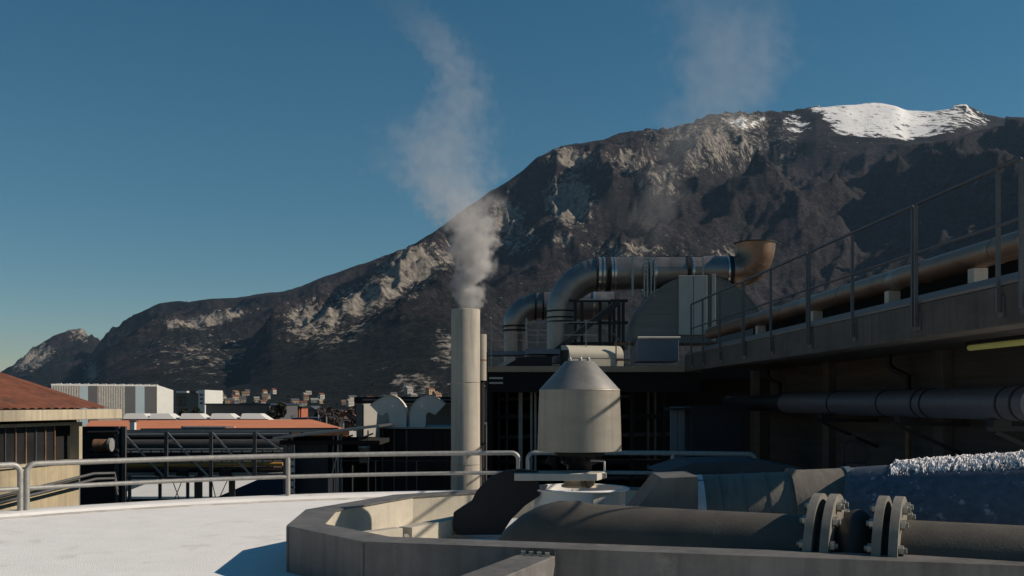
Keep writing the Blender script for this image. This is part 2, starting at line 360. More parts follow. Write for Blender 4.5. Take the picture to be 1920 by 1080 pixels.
sc_ = n.new('ShaderNodeRGB'); sc_.outputs[0].default_value = (.86,.85,.84,1)
colr = mix(sf, colr, sc_.outputs[0])
l.new(colr, b.inputs['Base Color'])
bp = n.new('ShaderNodeBump'); bp.inputs['Strength'].default_value = 1.0; bp.inputs['Distance'].default_value = 9
l.new(nz(.05, 8, (1,1,1), .75), bp.inputs['Height']); l.new(bp.outputs[0], b.inputs['Normal'])
me.materials.append(mm)
# valley floor, one sheet to the horizon
g = MB().add([(-7400,-50,-.6),(7400,-50,-.6),(7400,9200,-.6),(-7400,9200,-.6)], [(0,1,2,3)]).build('ground', M['ground']); tag(g, kind='structure')
yd = MB().add([(-60,-10,0),(40,-10,0),(40,120,0),(-60,120,0)], [(0,1,2,3)]).build('yard_paving', M['yard']); tag(yd, kind='structure')

# ------------------------------------------------------------------ tank roof, kerb, foreground handrails
TC = W(1.0, 6.2, 0); TR = 11.6
def ring(r, a, z): return Vector((TC.x+r*math.sin(a), TC.y+r*math.cos(a), CH+z))
tk = thing('round_tank', (TC.x, TC.y, 0), 'large round concrete tank with a white frosted roof filling the foreground', 'tank')
MB().lathe([(TR-.06, -14+.02+CH-14+14 if False else -CH+.01), (TR-.06, -1.8)], (TC.x, TC.y, CH), 96).build('tank_wall', M['concrete'], tk)
MB().lathe([(0, -1.585), (TR-1.2, -1.59), (TR-.95, -1.60), (TR-.70, -1.607)], (TC.x, TC.y, CH), 128).build('roof_skin', M['snow'], tk)
MB().lathe([(TR-.66, -1.606), (TR-.63, -1.600), (TR-.44, -1.597), (TR-.42, -1.60)], (TC.x, TC.y, CH), 128).build('gutter_strip', mat('stained_gutter', (.50,.46,.42), .85, 0, .2, 3, .3, 30, col2=(.66,.63,.60), thr=.5), tk)
MB().lathe([(TR-.70, -1.63), (TR-.67, -1.607), (TR-.45, -1.60), (TR-.42, -1.63), (TR-.38, -1.63), (TR-.35, -1.575), (TR-.30,-1.565), (TR-.02, -1.545), (TR, -1.56), (TR, -1.80), (TR-.06, -1.80)], (TC.x, TC.y, CH), 128).build('kerb', M['kerbw'], tk)
def angle_of(px):     # angle on the rail circle whose pixel column is px (far side)
    lo, hi = -1.25, 1.25
    for _ in range(50):
        m_ = (lo+hi)/2; p = ring(RR, m_, 0); q = 960+F*p.x/p.y
        if q < px: lo = m_
        else: hi = m_
    return (lo+hi)/2
RR = TR-.12
def rail(px0, px1, posts, label, pr=.042):
    a0, a1 = angle_of(px0), angle_of(px1); th = thing('handrail', ring(RR, (a0+a1)/2, -1.59), label, 'railing', 'galvanised handrails round the tank')
    zt, zm, zb, rc = -.89, -1.24, -1.60, .12; dA = rc/RR; k = 24
    pth = [ring(RR, a0, zb)]+arc(ring(RR, a0, zt-rc), ring(RR, a0, zt), ring(RR, a0+dA, zt), 6)
    pth += [ring(RR, a0+dA+(a1-a0-2*dA)*i/k, zt) for i in range(1, k)]
    pth += arc(ring(RR, a1-dA, zt), ring(RR, a1, zt), ring(RR, a1, zt-rc), 6)+[ring(RR, a1, zb)]
    MB().tube(pth, pr, 12).build('top_rail', M['galv'], th)
    MB().tube([ring(RR, a0+(a1-a0)*i/k, zm) for i in range(k+1)], pr*.8, 10).build('mid_rail', M['galv'], th)
    for q in posts:
        a = angle_of(q); MB().tube([ring(RR, a, zb), ring(RR, a, zt-.02)], pr*.92, 10).build('post', M['galv'], th)
rail(-420, 38, [-190], 'galvanised handrail section cut off by the photo edge beside the old tiled building')
rail(50, 972, [540], 'long galvanised two-bar handrail on the white kerb before the pipe bridge')
rail(990, 1418, [1262], 'galvanised handrail on the kerb behind the conical hood, half in shade')

# ------------------------------------------------------------------ octagonal launder (steel trough)
ZT = -1.15
oct_out = [(5.2,6.63),(3.58,7.04),(.34,7.86),(-1.24,8.26),(-2.10,9.33),(-2.21,10.73),(-1.47,12.45),(-.35,13.25),(1.5,13.6),(3.3,13.1)]
def inset(pts, w_):
    out = []
    for i, p in enumerate(pts):
        p = Vector(p); a = Vector(pts[i-1]) if i else None; c = Vector(pts[i+1]) if i < len(pts)-1 else None
        n1 = None; n2 = None
        if a is not None: t = (p-a).normalized(); n1 = Vector((t.y, -t.x))
        if c is not None: t = (c-p).normalized(); n2 = Vector((t.y, -t.x))
        nn = (n1+n2).normalized() if (n1 is not None and n2 is not None) else (n1 if n1 is not None else n2)
        k = 1/max(.5, nn.dot(n1 if n1 is not None else n2))
        out.append(p+nn*w_*k)
    return out
inn = inset(oct_out, .30); ou = [Vector(p) for p in oct_out]
la = thing('steel_trough', W(.8, 10.6, -1.73), 'wide weathered steel trough with angled corners on the white roof', 'trough')
def band_mesh(A, B, zt_, zb_, A2=None, B2=None):
    mb = MB()
    for i in range(len(A)-1):
        mb.hexa([W(*A[i], zb_), W(*A[i+1], zb_), W(*B[i+1], zb_), W(*B[i], zb_)], [W(*A[i], zt_), W(*A[i+1], zt_), W(*B[i+1], zt_), W(*B[i], zt_)])
    return mb
i2 = inset(oct_out, .022); i3 = inset(oct_out, .29)
band_mesh(ou, i2, ZT-.012, -1.738).build('outer_wall', M['trough'], la)
band_mesh(inset(oct_out, -.012), inset(oct_out, .33), ZT, ZT-.012).build('top_flange', M['trough'], la)
band_mesh(i3, inset(oct_out, .31), ZT-.013, -1.738).build('inner_wall', M['troughin'], la)
mb = MB()
for i in range(2, 5):     # vertical joint straps at the corners
    p = oct_out[i]; MB().tube([W(p[0], p[1], -1.735), W(p[0], p[1], ZT-.014)], .016, 8).build('corner_seam', M['trough'], la)
# nozzle channel coming towards the camera
nb = thing('channel_beam', W(.05, 7, -1.73), 'square steel channel joining the trough front wall at its joint', 'channel')
mb = MB(); a0, a1 = Vector((.20, 7.86)), Vector((-.62, 5.9)); t = (a1-a0).normalized(); s_ = Vector((-t.y, t.x))*.15
mb.hexa([W(*(a0-s_), -1.73), W(*(a0+s_), -1.73), W(*(a1+s_), -1.73), W(*(a1-s_), -1.73)], [W(*(a0-s_), -1.20), W(*(a0+s_), -1.20), W(*(a1+s_), -1.20), W(*(a1-s_), -1.20)])
mb.build('channel_body', M['trough'], nb, .008)
mb = MB()
for k in range(4): q = a0-s_*.75+t*.02+s_*.5*k*.9; mb.box(W(q.x, q.y-.03, -1.185), (.035,.035,.03))
mb.build('bolt_row', M['bolt'], nb)
# inner launder wall and inner white cover
iw = thing('inner_weir', W(-1, 10.6, -1.73), 'pale inner weir plate inside the trough, notched near the corner', 'weir')
p0, p1, p2 = Vector((-1.62,9.55)), Vector((-1.15,10.12)), Vector((-.56,11.25)); t = (p2-p1).normalized(); s_ = Vector((t.y,-t.x))*.16
MB().hexa([W(*p1,-1.44),W(*p2,-1.44),W(*(p2+s_),-1.44),W(*(p1+s_),-1.44)], [W(*p1,-1.26),W(*p2,-1.26),W(*(p2+s_),-1.26),W(*(p1+s_),-1.26)]).build('weir_beam', M['troughin'], iw, .006)
t = (p1-p0).normalized(); s_ = Vector((t.y,-t.x))*.13
MB().hexa([W(*p0,-1.70),W(*(p1-t*.07),-1.70),W(*(p1-t*.07+s_),-1.70),W(*(p0+s_),-1.70)], [W(*p0,-1.255),W(*(p1-t*.07),-1.255),W(*(p1-t*.07+s_),-1.255),W(*(p0+s_),-1.255)]).build('weir_stub', M['troughin'], iw, .006)
MB().tube([W(-1.1,10.08,-1.42), W(-1.06,10.02,-1.34)], .03, 10).build('bolt', M['bolt'], iw)
cv = MB().lathe([(1.9,-1.72),(1.9,-1.50),(1.88,-1.475),(0,-1.44)], (.77,11.0,CH), 72).build('inner_cover', M['snow'])
tag(cv, 'low round white cover inside the trough under the conical hood', 'cover')
# curved gusset, the shade on it put into its near-black colour
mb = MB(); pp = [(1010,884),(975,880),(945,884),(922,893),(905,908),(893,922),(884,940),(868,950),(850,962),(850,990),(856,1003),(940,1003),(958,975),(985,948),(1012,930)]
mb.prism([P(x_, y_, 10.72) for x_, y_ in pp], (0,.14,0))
gs = mb.build('curved_chute', M['dark'], None, .01); tag(gs, 'curved steel chute, shade painted dark, rising inside the trough behind the pipe elbow', 'chute')

# ------------------------------------------------------------------ conical hood on its drive
HX, HY = .745, 11.0
hd = thing('conical_hood', W(HX, HY, -.53), 'large dull aluminium hood with a cone top standing at the centre', 'hood')
MB().lathe([(.452,-.53),(.463,-.53),(.463,-.525),(.452,-.1),(.443,.125)], (HX,HY,CH), 72).build('shell', M['hood'], hd)
MB().lathe([(.443,.125),(.446,.137),(.440,.150),(.425,.158)], (HX,HY,CH), 72).build('shoulder_band', M['hood'], hd)
MB().lathe([(.428,.1575),(.415,.175),(.16,.452),(.15,.458)], (HX,HY,CH), 72).build('cone', M['hoodcone'], hd)
MB().lathe([(.151,.4575),(.06,.463),(0,.464)], (HX,HY,CH), 32).build('cone_cap', M['hoodcone'], hd)
for a in (3.6, 4.75, 5.6):
    e = MB(); c = W(HX+.12*math.cos(a), HY+.12*math.sin(a), .46); e.tube([c-Vector((0,0,.01)), c+Vector((0,0,.022))], .022, 8)
    e.tube([c+Vector((0,0,.02)), c+Vector((0,0,.042))], [.018,.008], 8); e.build('lifting_bolt', M['galv'], hd)
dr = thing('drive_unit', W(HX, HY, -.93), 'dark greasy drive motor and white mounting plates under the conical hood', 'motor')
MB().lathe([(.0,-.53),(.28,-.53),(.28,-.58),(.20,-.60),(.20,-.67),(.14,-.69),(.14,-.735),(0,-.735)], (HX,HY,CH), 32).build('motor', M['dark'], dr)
mb = MB()
for a in range(10): an = a*.63; MB().box(W(HX+.24*math.cos(an), HY+.24*math.sin(an), -.60), (.04,.04,.07), an).build('lug', M['black'], dr)
mb.tube([W(HX-.30,HY-.1,-.60), W(HX-.34,HY-.1,-.68)], .05, 10); mb.build('cable_gland', M['black'], dr)
MB().tube([W(HX+.10,HY-.2,-.625), W(HX+.24,HY-.22,-.63), W(HX+.255,HY-.22,-.64), W(HX+.255,HY-.22,-.74)], .012, 8).build('cable_conduit', M['galv'], dr)
MB().hexa([W(HX-.72,HY-.42,-.83),W(HX+.16,HY-.42,-.83),W(HX+.27,HY-.1,-.83),W(HX-.72,HY+.1,-.83)],[W(HX-.72,HY-.42,-.755),W(HX+.16,HY-.42,-.755),W(HX+.27,HY-.1,-.755),W(HX-.72,HY+.1,-.755)]).build('mounting_plate', M['offwhite'], dr, .005)
MB().box(W(HX+.16,HY-.12,-.79), (.24,.18,.055)).build('side_plate', M['offwhite'], dr, .004)
MB().lathe([(.17,-.83),(.17,-.90),(.20,-.905),(.20,-.93)], (HX,HY,CH), 32).build('pedestal', mat('rust_stained_white', (.55,.48,.38), .8, 0, .2, 6, .3, 30, col2=(.16,.08,.05), thr=.54), dr)
an_ = thing('feed_well', W(HX, HY, -1.44), 'round pale feed well with a rolled rim below the drive plates', 'feed well')
MB().lathe([(.50,-1.44),(.50,-.965),(.505,-.96),(.545,-.955),(.55,-.945),(.545,-.935),(.50,-.932),(.47,-.94),(.46,-1.3)], (HX,HY,CH), 64).build('shell', M['kerbw'], an_)
mb = MB()
for i in range(8):
    a = -1.35+i*.13; b2 = a+.13
    mb.add([W(HX+.515*math.cos(a),HY+.515*math.sin(a),-1.10),W(HX+.515*math.cos(b2),HY+.515*math.sin(b2),-1.10),W(HX+.515*math.cos(b2),HY+.515*math.sin(b2),-.962),W(HX+.515*math.cos(a),HY+.515*math.sin(a),-.962)], [(0,1,2,3)], True)
mb.build('patch_plate', M['offwhite'], an_)
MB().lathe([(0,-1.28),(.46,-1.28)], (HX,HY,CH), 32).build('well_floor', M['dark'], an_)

# ------------------------------------------------------------------ foreground flanged pipe
A, B = W(4.6, 7.15, -1.33), W(.72, 9.08, -1.33); u = (B-A).normalized()
def along(px):    # point on the pipe axis at pixel column px
    lo, hi = 0., 1.2
    for _ in range(40):
        m_ = (lo+hi)/2; q = A+(B-A)*m_
        if 960+F*q.x/q.y > px: lo = m_
        else: hi = m_
    return A+(B-A)*lo
fp = thing('flanged_pipe', along(1400)-Vector((0,0,.4)), 'thick grey flanged pipe lying along the front trough wall', 'pipe')
pl = [along(1572), along(1300), B]+bez(B, B+u*.62+Vector((0,0,.06)), B+u*.78+Vector((-.04,.05,-.75)), 10)[1:]
MB().tube(pl, [.40,.40,.405]+[.425,.44,.445,.445,.44,.43,.42,.41,.40,.40], 48).build('pipe_left', M['pipe'], fp)
MB().tube([A-u*.6, along(1642)], .40, 48).build('pipe_right', M['pipe'], fp)
a_, b_ = along(1574), along(1640)
MB().tube([a_+(b_-a_)*i/10 for i in range(11)], [.36+.11*math.sin(math.pi*i/10) for i in range(11)], 40).build('rubber_joint', M['rubber'], fp)
up = Vector((0,0,1)); side = u.cross(up).normalized()
for px_ in (1535, 1565, 1657, 1687):
    c = along(px_); fl = MB(); fl.tube([c-u*.033, c+u*.033], .585, 56); o = fl.build('flange', M['flange'], fp, .004)
    for k in range(14):
        an = 2*math.pi*(k+.5)/14; rad = (up*math.cos(an)+side*math.sin(an))*.505
        sg = 1 if px_ in (1535, 1657) else -1
        h = MB(); h.tube([c+rad+u*.035*sg, c+rad+u*.07*sg], .040, 6); h.tube([c+rad+u*.07*sg, c+rad+u*.092*sg], .022, 8)
        for f_ in range(len(h.sm)): h.sm[f_] = False
        h.build('bolt', M['bolt'], o)

# ------------------------------------------------------------------ hopper box, sheathed duct, frosted tank
hb = thing('hopper_box', W(1.6, 9.9, -1.72), 'grey steel hopper box with a sloping left side behind the flanged pipe', 'hopper')
pp = [(1178,975),(1240,896),(1309,893),(1309,985)]
d_ = 9.45; MB().prism([P(x_, y_, d_) for x_, y_ in pp], (0.02,.75,0)).build('hopper_body', M['trough'], hb, .006)
MB().box(P(1325,894,10.05)+Vector((0,0,-.06)), (.42,.5,.10)).build('end_box', M['trough'], hb, .005)
sdct = thing('sheathed_duct', W(2.6, 10, -1.72), 'fat wrinkled grey duct running from the hopper box to the frosted tank', 'duct')
p0, p1 = PZ(1305, 10.0, -1.17), PZ(1590, 9.85, -1.10)
MB().tube([p0+(p1-p0)*i/8 for i in range(6)], .44, 40).build('sheath', M['ductw'], sdct)
for k_ in (.16,.31,.46): MB().tube([p0+(p1-p0)*k_, p0+(p1-p0)*(k_+.008)], .447, 40).build('seam', M['trough'], sdct)
MB().tube([p0+(p1-p0)*.62, p0+(p1-p0)*.66], .475, 40).build('joint_ring', M['ductw'], sdct)
MB().tube([p0+(p1-p0)*.66, p0+(p1-p0)*1.1], .455, 40).build('sheath_end', M['ductw'], sdct)
MB().tube([p0+(p1-p0)*.98, p0+(p1-p0)*1.02], .47, 40).build('blue_band', M['bluesteel'], sdct)
MB().tube([p0-(p1-p0)*.02, p0+(p1-p0)*.05], .445, 40).build('frosted_end', M['crust'], sdct)
ft = thing('frosted_tank', W(4, 9.2, -1.74), 'fat dark blue tank lying under the concrete ledge with snow on top', 'tank')
q0, q1 = PZ(1598, 9.55, -1.16), PZ(2100, 8.55, -1.02)
MB().tube([q0, q0+(q1-q0)*.03, q1], [.50,.54,.62], 56).build('tank_shell', M['tank'], ft)
rng = np.random.RandomState(3); mb = MB(); nu, nv = 300, 40; vsn = []
ax = (q1-q0).normalized(); sx = ax.cross(Vector((0,0,1))).normalized(); uz = sx.cross(ax)
for i in range(nu):
    s_ = .16+i/(nu-1)*.84; c = q0+(q1-q0)*(.02+s_*.96); rr_ = .54+.08*s_
    for j in range(nv):
        a = -.9+j/(nv-1)*1.5
        edge = min(1, min(i/9, (nv-1-j)/16., j/6.))**.6; e_ = -.018+.052*edge+.012*math.sin(i*.31+math.sin(i*.13)*3)*math.sin(j*.5)
        e_ += rng.uniform(-.012,.016)
        d3 = uz*math.cos(a)+sx*math.sin(a); vsn.append(c+d3*(rr_+e_-.004)+ax*rng.uniform(-.006,.006))
mb.add(vsn, [(i*nv+j,(i+1)*nv+j,(i+1)*nv+j+1,i*nv+j+1) for i in range(nu-1) for j in range(nv-1)], False)
sn = mb.build('snow_layer', M['crust'], ft)

# ------------------------------------------------------------------ right-hand building
D0, D1 = 8.95, 23.2
rb = thing('concrete_building', R(16, 7, -14), 'long dark concrete building with a projecting ledge on the right side', 'building')
def Rbox(mb, d0, d1, L0, L1, z0, z1):
    return mb.hexa([R(d0,L0,z0),R(d0,L1,z0),R(d1,L1,z0),R(d1,L0,z0)], [R(d0,L0,z1),R(d0,L1,z1),R(d1,L1,z1),R(d1,L0,z1)])
mb = MB(); segs = [D0, 12.4, 15.9, 19.4, D1]
for i in range(4): Rbox(mb, segs[i]+(.012 if i else 0), segs[i+1], 5.0, 5.35, .72, 1.10)
mb.build('ledge_beam', M['beam'], rb, .012)
Rbox(MB(), D0, D1, 5.0, 5.42, 1.104, 1.135).build('coping', mat('pale_coping', (.17,.155,.14), .85, 0, .2, 2, .3, 20), rb)
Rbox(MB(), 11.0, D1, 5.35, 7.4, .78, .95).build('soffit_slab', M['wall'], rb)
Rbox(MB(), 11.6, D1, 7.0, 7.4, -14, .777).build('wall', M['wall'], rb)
Rbox(MB(), 9.6, D1, 5.44, 5.50, .951, 1.30).build('flashing', M['bluesteel'], rb)
Rbox(MB(), 11.0, D1, 6.6, 15.5, .96, 1.79).build('roof_plinth', M['black'], rb)
mb = MB(); k = 90
for i in range(k):
    d_ = 11.0+(D1-11.0)*i/k; w_ = (D1-11.0)/k
    mb.tube([R(d_+w_/2, 6.24, 1.90), R(d_+w_/2, 6.7, 1.965)], w_*.44, 6)
mb.build('eave_tiles', M['tile'], rb)
mb = MB().hexa([R(10.9,6.3,1.8),R(10.9,16,2.6),R(D1,16,2.6),R(D1,6.3,1.8)], [R(10.9,6.3,1.93),R(10.9,16,3.3),R(D1,16,3.3),R(D1,6.3,1.93)]); mb.build('tiled_roof', M['tile'], rb)
for px_ in (1560, 1775, 1420):
    L_ = 6.985; d_ = L_*F/(px_-881); w_ = .16
    Rbox(MB(), d_-w_, d_+w_, 6.86, 6.995, -4, .775).build('pilaster', M['beam'], rb)
# ledge guard rail: separate bays
bays = [(8.95, 11.06, [9.34]), (11.14, 14.54, [12.9]), (14.62, 18.02, [16.4]), (18.10, 22.3, [19.75, 21.2])]
words_ = ['nearest section of dark guard rail on the concrete ledge, cut off by the photo edge', 'second nearest guard rail section on the concrete ledge above the dark duct', 'third guard rail section on the ledge, right of the grey drum', 'farthest guard rail section on the ledge, crossing the grey drum']
for (d0, d1, mids), lb in zip(bays, words_):
    th = thing('guard_rail', R((d0+d1)/2, 4.93, .8), lb, 'railing', 'guard rails along the concrete ledge'); L_ = 4.955
    MB().tube([R(d0,L_,2.16)]+bez(R(d0,L_,2.16), R(d0,L_,2.2), R(d0+.05,L_,2.2), 3)+[R(d1-.05,L_,2.2)]+bez(R(d1-.05,L_,2.2), R(d1,L_,2.2), R(d1,L_,2.16), 3), .021, 8).build('top_rail', M['galvdk'], th)
    MB().tube([R(d0,L_,1.66), R(d1,L_,1.66)], .016, 8).build('mid_rail', M['galvdk'], th)
    for d_ in [d0]+mids+[d1]:
        MB().bar(R(d_,L_,.85), R(d_,L_,2.19), .036, .03).build('post', M['galvdk'], th)
        Rbox(MB(), d_-.05, d_+.05, 4.978, 4.998, .80, 1.0).build('base_plate', M['galvdk'], th)
rp = thing('roof_pipe', R(16, 5.8, 1.3), 'long metal clad pipe running along the roof edge behind the guard rail', 'pipe')
MB().tube([R(10.3,5.8,1.67), R(D1+.8,5.8,1.67)], .145, 24).build('pipe_run', M['stainlessb'], rp)
for d_ in (10.9, 12.6, 15.4, 18.2, 21): MB().tube([R(d_,5.8,1.67), R(d_+.05,5.8,1.67)], .150, 24).build('joint_band', M['stainlessb'], rp)
for d_ in (11.3, 13.6, 16.6, 19.8): Rbox(MB(), d_, d_+.14, 5.72, 5.88, .955, 1.53).build('support_block', M['offwhite'], rp)
wd_ = thing('wall_duct', R(16, 6.1, -.3), 'long dark round duct hung along the shaded wall below the ledge', 'duct')
MB().tube([R(10.7,6.1,-.01), R(19.2,6.1,-.01)], .19, 32).build('duct_run', mat('dark_ribbed_duct', (.10,.10,.115), .5, .25, .2, 3, .25, 30, stretch=(.5,6,.5)), wd_)
MB().tube([R(19.2,6.1,-.01), R(23.5,6.1,-.01)], .165, 32).build('duct_end', M['dark'], wd_)
for d_ in (10.9, 11.2, 13.1, 13.35, 14.5, 16.5, 19.15): MB().tube([R(d_,6.1,-.01), R(d_+.035,6.1,-.01)], .20, 32).build('strap', M['dark'], wd_)
for d_ in (11.4, 13.9, 17.0): 
    mb = MB(); Rbox(mb, d_, d_+.16, 6.0, 6.2, -.27, -.195); Rbox(mb, d_+.05, d_+.11, 5.95, 7.0, -.33, -.272); mb.bar(R(d_+.08,6.05,-.34), R(d_+.08,6.98,-.75), .05); mb.build('bracket', M['dark'], wd_)
for px_, lb in ((1703, 'tall rusty brown downpipe on the shaded wall under the ledge'), (1462, 'short dark downpipe bending under the ledge left of the rusty one')):
    L_ = 6.86; d_ = L_*F/(px_-881); r_ = .045
    t = thing('downpipe', R(d_, L_, -3), lb, 'pipe')
    pts = [R(d_+.25,L_-.2,.78), R(d_+.25,L_-.2,.6)]+bez(R(d_+.25,L_-.2,.6), R(d_+.2,L_-.15,.5), R(d_,L_,.42), 5)[1:]+[R(d_,L_,.2)]
    MB().tube(pts, r_, 10).build('swan_neck', M['dark'], t)
    MB().tube([R(d_,L_,.2), R(d_,L_,-3 if px_ == 1703 else -.05)], r_*.95, 12).build('pipe_run', M['rusty'] if px_ == 1703 else M['dark'], t)
fl_ = thing('strip_lamp', R(12, 6.4, .6), 'yellow green fluorescent strip lamp under the ledge soffit', 'lamp')
MB().tube([R(11.2,6.4,.70), R(12.75,6.4,.70)], .036, 16).build('tube', M['tube'], fl_)
Rbox(MB(), 11.2, 12.75, 6.35, 6.45, .742, .778).build('housing', M['dark'], fl_)
lower = MB(); Rbox(lower, 8.95, 23.5, 4.6, 6.98, -2.6, -2.4); 
lw = lower.build('service_deck', M['beam']); tag(lw, 'dark concrete service deck below the wall duct', 'deck')
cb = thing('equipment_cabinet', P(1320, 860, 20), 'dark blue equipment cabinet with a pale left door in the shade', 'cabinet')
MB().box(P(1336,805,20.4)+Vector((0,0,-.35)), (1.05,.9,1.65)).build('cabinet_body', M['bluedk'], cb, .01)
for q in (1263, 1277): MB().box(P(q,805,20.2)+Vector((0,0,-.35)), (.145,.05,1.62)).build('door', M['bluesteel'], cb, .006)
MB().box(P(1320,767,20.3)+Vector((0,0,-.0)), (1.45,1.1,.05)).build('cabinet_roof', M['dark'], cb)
t = MB(); t.prism([P(1235,888,14),P(1300,868,14),P(1430,864,14),P(1500,876,14),P(1530,892,14)], (0,1.4,0)); t = t.build('curved_cover', mat('shaded_cover_paint', (.045,.055,.07), .7, 0, .2, 3), None, .02); tag(t, 'low pale blue curved cover in the shade behind the hopper box', 'cover')  # pale cover, its shade put into the dark paint
cg = thing('pump_frame', P(1600, 880, 13), 'small dark hooped steel frame standing before the shaded wall', 'frame')
c = P(1602, 880, 13); hw = .15
MB().tube([c+Vector((-hw,0,-.6)), c+Vector((-hw,0,.25))]+arc(c+Vector((-hw,0,.25)), c+Vector((-hw,0,.36)), c+Vector((-hw+.1,0,.36)), 4)+arc(c+Vector((hw-.1,0,.36)), c+Vector((hw,0,.36)), c+Vector((hw,0,.25)), 4)+[c+Vector((hw,0,-.6))], .02, 8).build('hoop', M['dark'], cg)
MB().box(c+Vector((0,0,.02)), (.26,.12,.14)).build('motor_block', M['bluedk'], cg, .02)
MB().tube([c+Vector((0,0,.1)), c+Vector((0,0,.46))], .015, 8).build('spindle', M['dark'], cg)
MB().bar(c+Vector((-.13,0,.42)), c+Vector((.06,0,.45)), .02).build('lever', M['dark'], cg)

# ------------------------------------------------------------------ plant building under the ducts
pb = thing('plant_building', P(1100, 940, 24), 'open fronted plant building, shade painted black, under the roof ducts', 'building')  # interior shade is put into near-black surfaces
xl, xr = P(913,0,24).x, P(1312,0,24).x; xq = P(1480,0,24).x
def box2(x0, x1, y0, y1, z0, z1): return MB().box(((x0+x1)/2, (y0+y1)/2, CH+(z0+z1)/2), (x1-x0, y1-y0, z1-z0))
box2(xr+.03, xq+3, 25.5, 31, .618, .95).build('dark_fill_slab', M['black'], pb)  # black fill added to keep the gap by the ledge dark
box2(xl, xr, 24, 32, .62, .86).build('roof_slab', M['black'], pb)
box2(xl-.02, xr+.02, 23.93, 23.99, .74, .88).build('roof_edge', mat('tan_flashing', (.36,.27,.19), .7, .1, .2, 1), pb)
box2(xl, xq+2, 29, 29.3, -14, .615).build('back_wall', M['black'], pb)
box2(P(1190,0,25).x, xq+2, 26, 28.9, -14, .61).build('dark_infill', M['black'], pb)  # added black block closing the dark gap beside the plant
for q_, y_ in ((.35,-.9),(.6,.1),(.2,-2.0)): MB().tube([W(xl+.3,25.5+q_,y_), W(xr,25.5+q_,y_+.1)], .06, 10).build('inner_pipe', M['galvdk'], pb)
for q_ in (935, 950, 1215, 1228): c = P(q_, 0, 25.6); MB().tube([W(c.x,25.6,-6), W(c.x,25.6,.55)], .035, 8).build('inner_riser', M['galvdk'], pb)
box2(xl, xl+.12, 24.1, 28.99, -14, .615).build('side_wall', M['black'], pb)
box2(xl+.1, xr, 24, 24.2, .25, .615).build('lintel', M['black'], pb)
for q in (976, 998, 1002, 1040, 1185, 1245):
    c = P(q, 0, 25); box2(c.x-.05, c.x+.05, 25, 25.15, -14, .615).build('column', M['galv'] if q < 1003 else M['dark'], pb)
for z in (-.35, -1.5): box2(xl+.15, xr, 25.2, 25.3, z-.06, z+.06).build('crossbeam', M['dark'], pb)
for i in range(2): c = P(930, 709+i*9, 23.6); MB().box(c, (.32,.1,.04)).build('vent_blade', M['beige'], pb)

RZ = .862   # roof level of the plant
# big duct with two bends
def duct(name, label, path, rad, bands, m, d, seg=40, extra=None):
    t = thing(name, Vector((path[0].x, path[0].y, CH+RZ)), label, 'duct'); MB().tube(path, rad, seg).build('duct_run', m, t)
    for p_, r_, w_, mm_ in bands:
        pt, tn = p_; MB().tube([pt-tn*w_/2, pt+tn*w_/2], r_, seg).build('band', mm_, t)
    return t
d_ = 26.0; ex = Vector((1,0,0)); ez = Vector((0,0,1))
def Q(px, py): return P(px, py, d_)
Rr = .43
pa = [Q(1052,682), Q(1052,590)]+arc(Q(1052,590), Q(1052,514), Q(1130,514), 12)[1:]+[Q(1240,511), Q(1372,509)]
ra = [.37,.37]+[.37+(Rr-.37)*i/12 for i in range(1,13)]+[.42,.40]
bands = [((Q(1052,y_), ez), .395, .04, M['dark']) for y_ in (584, 596, 604)]
bands += [((Q(x_,514), ex), Rr+.015, w_, mm_) for x_, w_, mm_ in ((1118,.05,M['dark']),(1123,.06,M['band']),(1131,.04,M['band']),(1140,.12,M['dark']),(1146,.05,M['band']),(1152,.05,M['band']),(1207,.06,M['band']),(1212,.05,M['dark']),(1217,.06,M['band']),(1222,.05,M['dark']),(1226,.06,M['band']))]
bands += [((Q(x_,511), ex), .435, w_, mm_) for x_, w_, mm_ in ((1288,.10,M['dark']),(1296,.05,M['band']),(1362,.05,M['band']),(1368,.1,M['dark']))]
da = duct('exhaust_duct', 'large shiny metal duct arching across the plant roof to an upturned mouth', pa, ra, bands, M['stainless'], d_)
for i in range(2, 13):
    p_ = pa[i]; tn = (pa[i+1]-pa[i-1]).normalized(); MB().tube([p_-tn*.008, p_+tn*.008], ra[i]+.008, 40).build('seam', M['stainless'], da)
pe = [Q(1372,509)]+arc(Q(1376,509), Q(1422,512), Q(1416,456), 9)
MB().tube(pe, [.40]+[.40+.12*i/9 for i in range(10)], 40, True, True).build('exhaust_elbow', M['stainlessb'], da)
for i in range(2, 10):
    p_ = pe[i]; tn = (pe[min(i+1,10)]-pe[i-1]).normalized(); MB().tube([p_-tn*.012, p_+tn*.012], .40+.1*(i-1)/9+.012, 40).build('seam', M['stainlessb'], da)
MB().tube([Q(1416,457), Q(1416,455.4)], .55, 40, True, True).build('mouth_flange', M['dark'], da)
d_ = 28.5
pb_ = [Q(967,690), Q(967,612)]+arc(Q(967,612), Q(967,574), Q(1012,573), 9)[1:]+[Q(1060,573), Q(1150,574)]
rb_ = [.34,.34]+[.37]*9+[.40,.40]
dbt = duct('rear_duct', 'smaller dull metal duct bending behind the large exhaust duct', pb_, rb_, [((Q(967,y_), ez), .375, .05, M['dark']) for y_ in (612, 620)]+[((Q(x_,573), ex), .42, w_, mm_) for x_, w_, mm_ in ((1004,.05,M['dark']),(1018,.05,M['dark']),(1112,.05,M['band']))], M['stainless'], d_)
for i in range(2, 11):
    p_ = pb_[i]; tn = (pb_[i+1]-pb_[i-1]).normalized(); MB().tube([p_-tn*.008, p_+tn*.008], .38, 40).build('seam', M['stainless'], dbt)
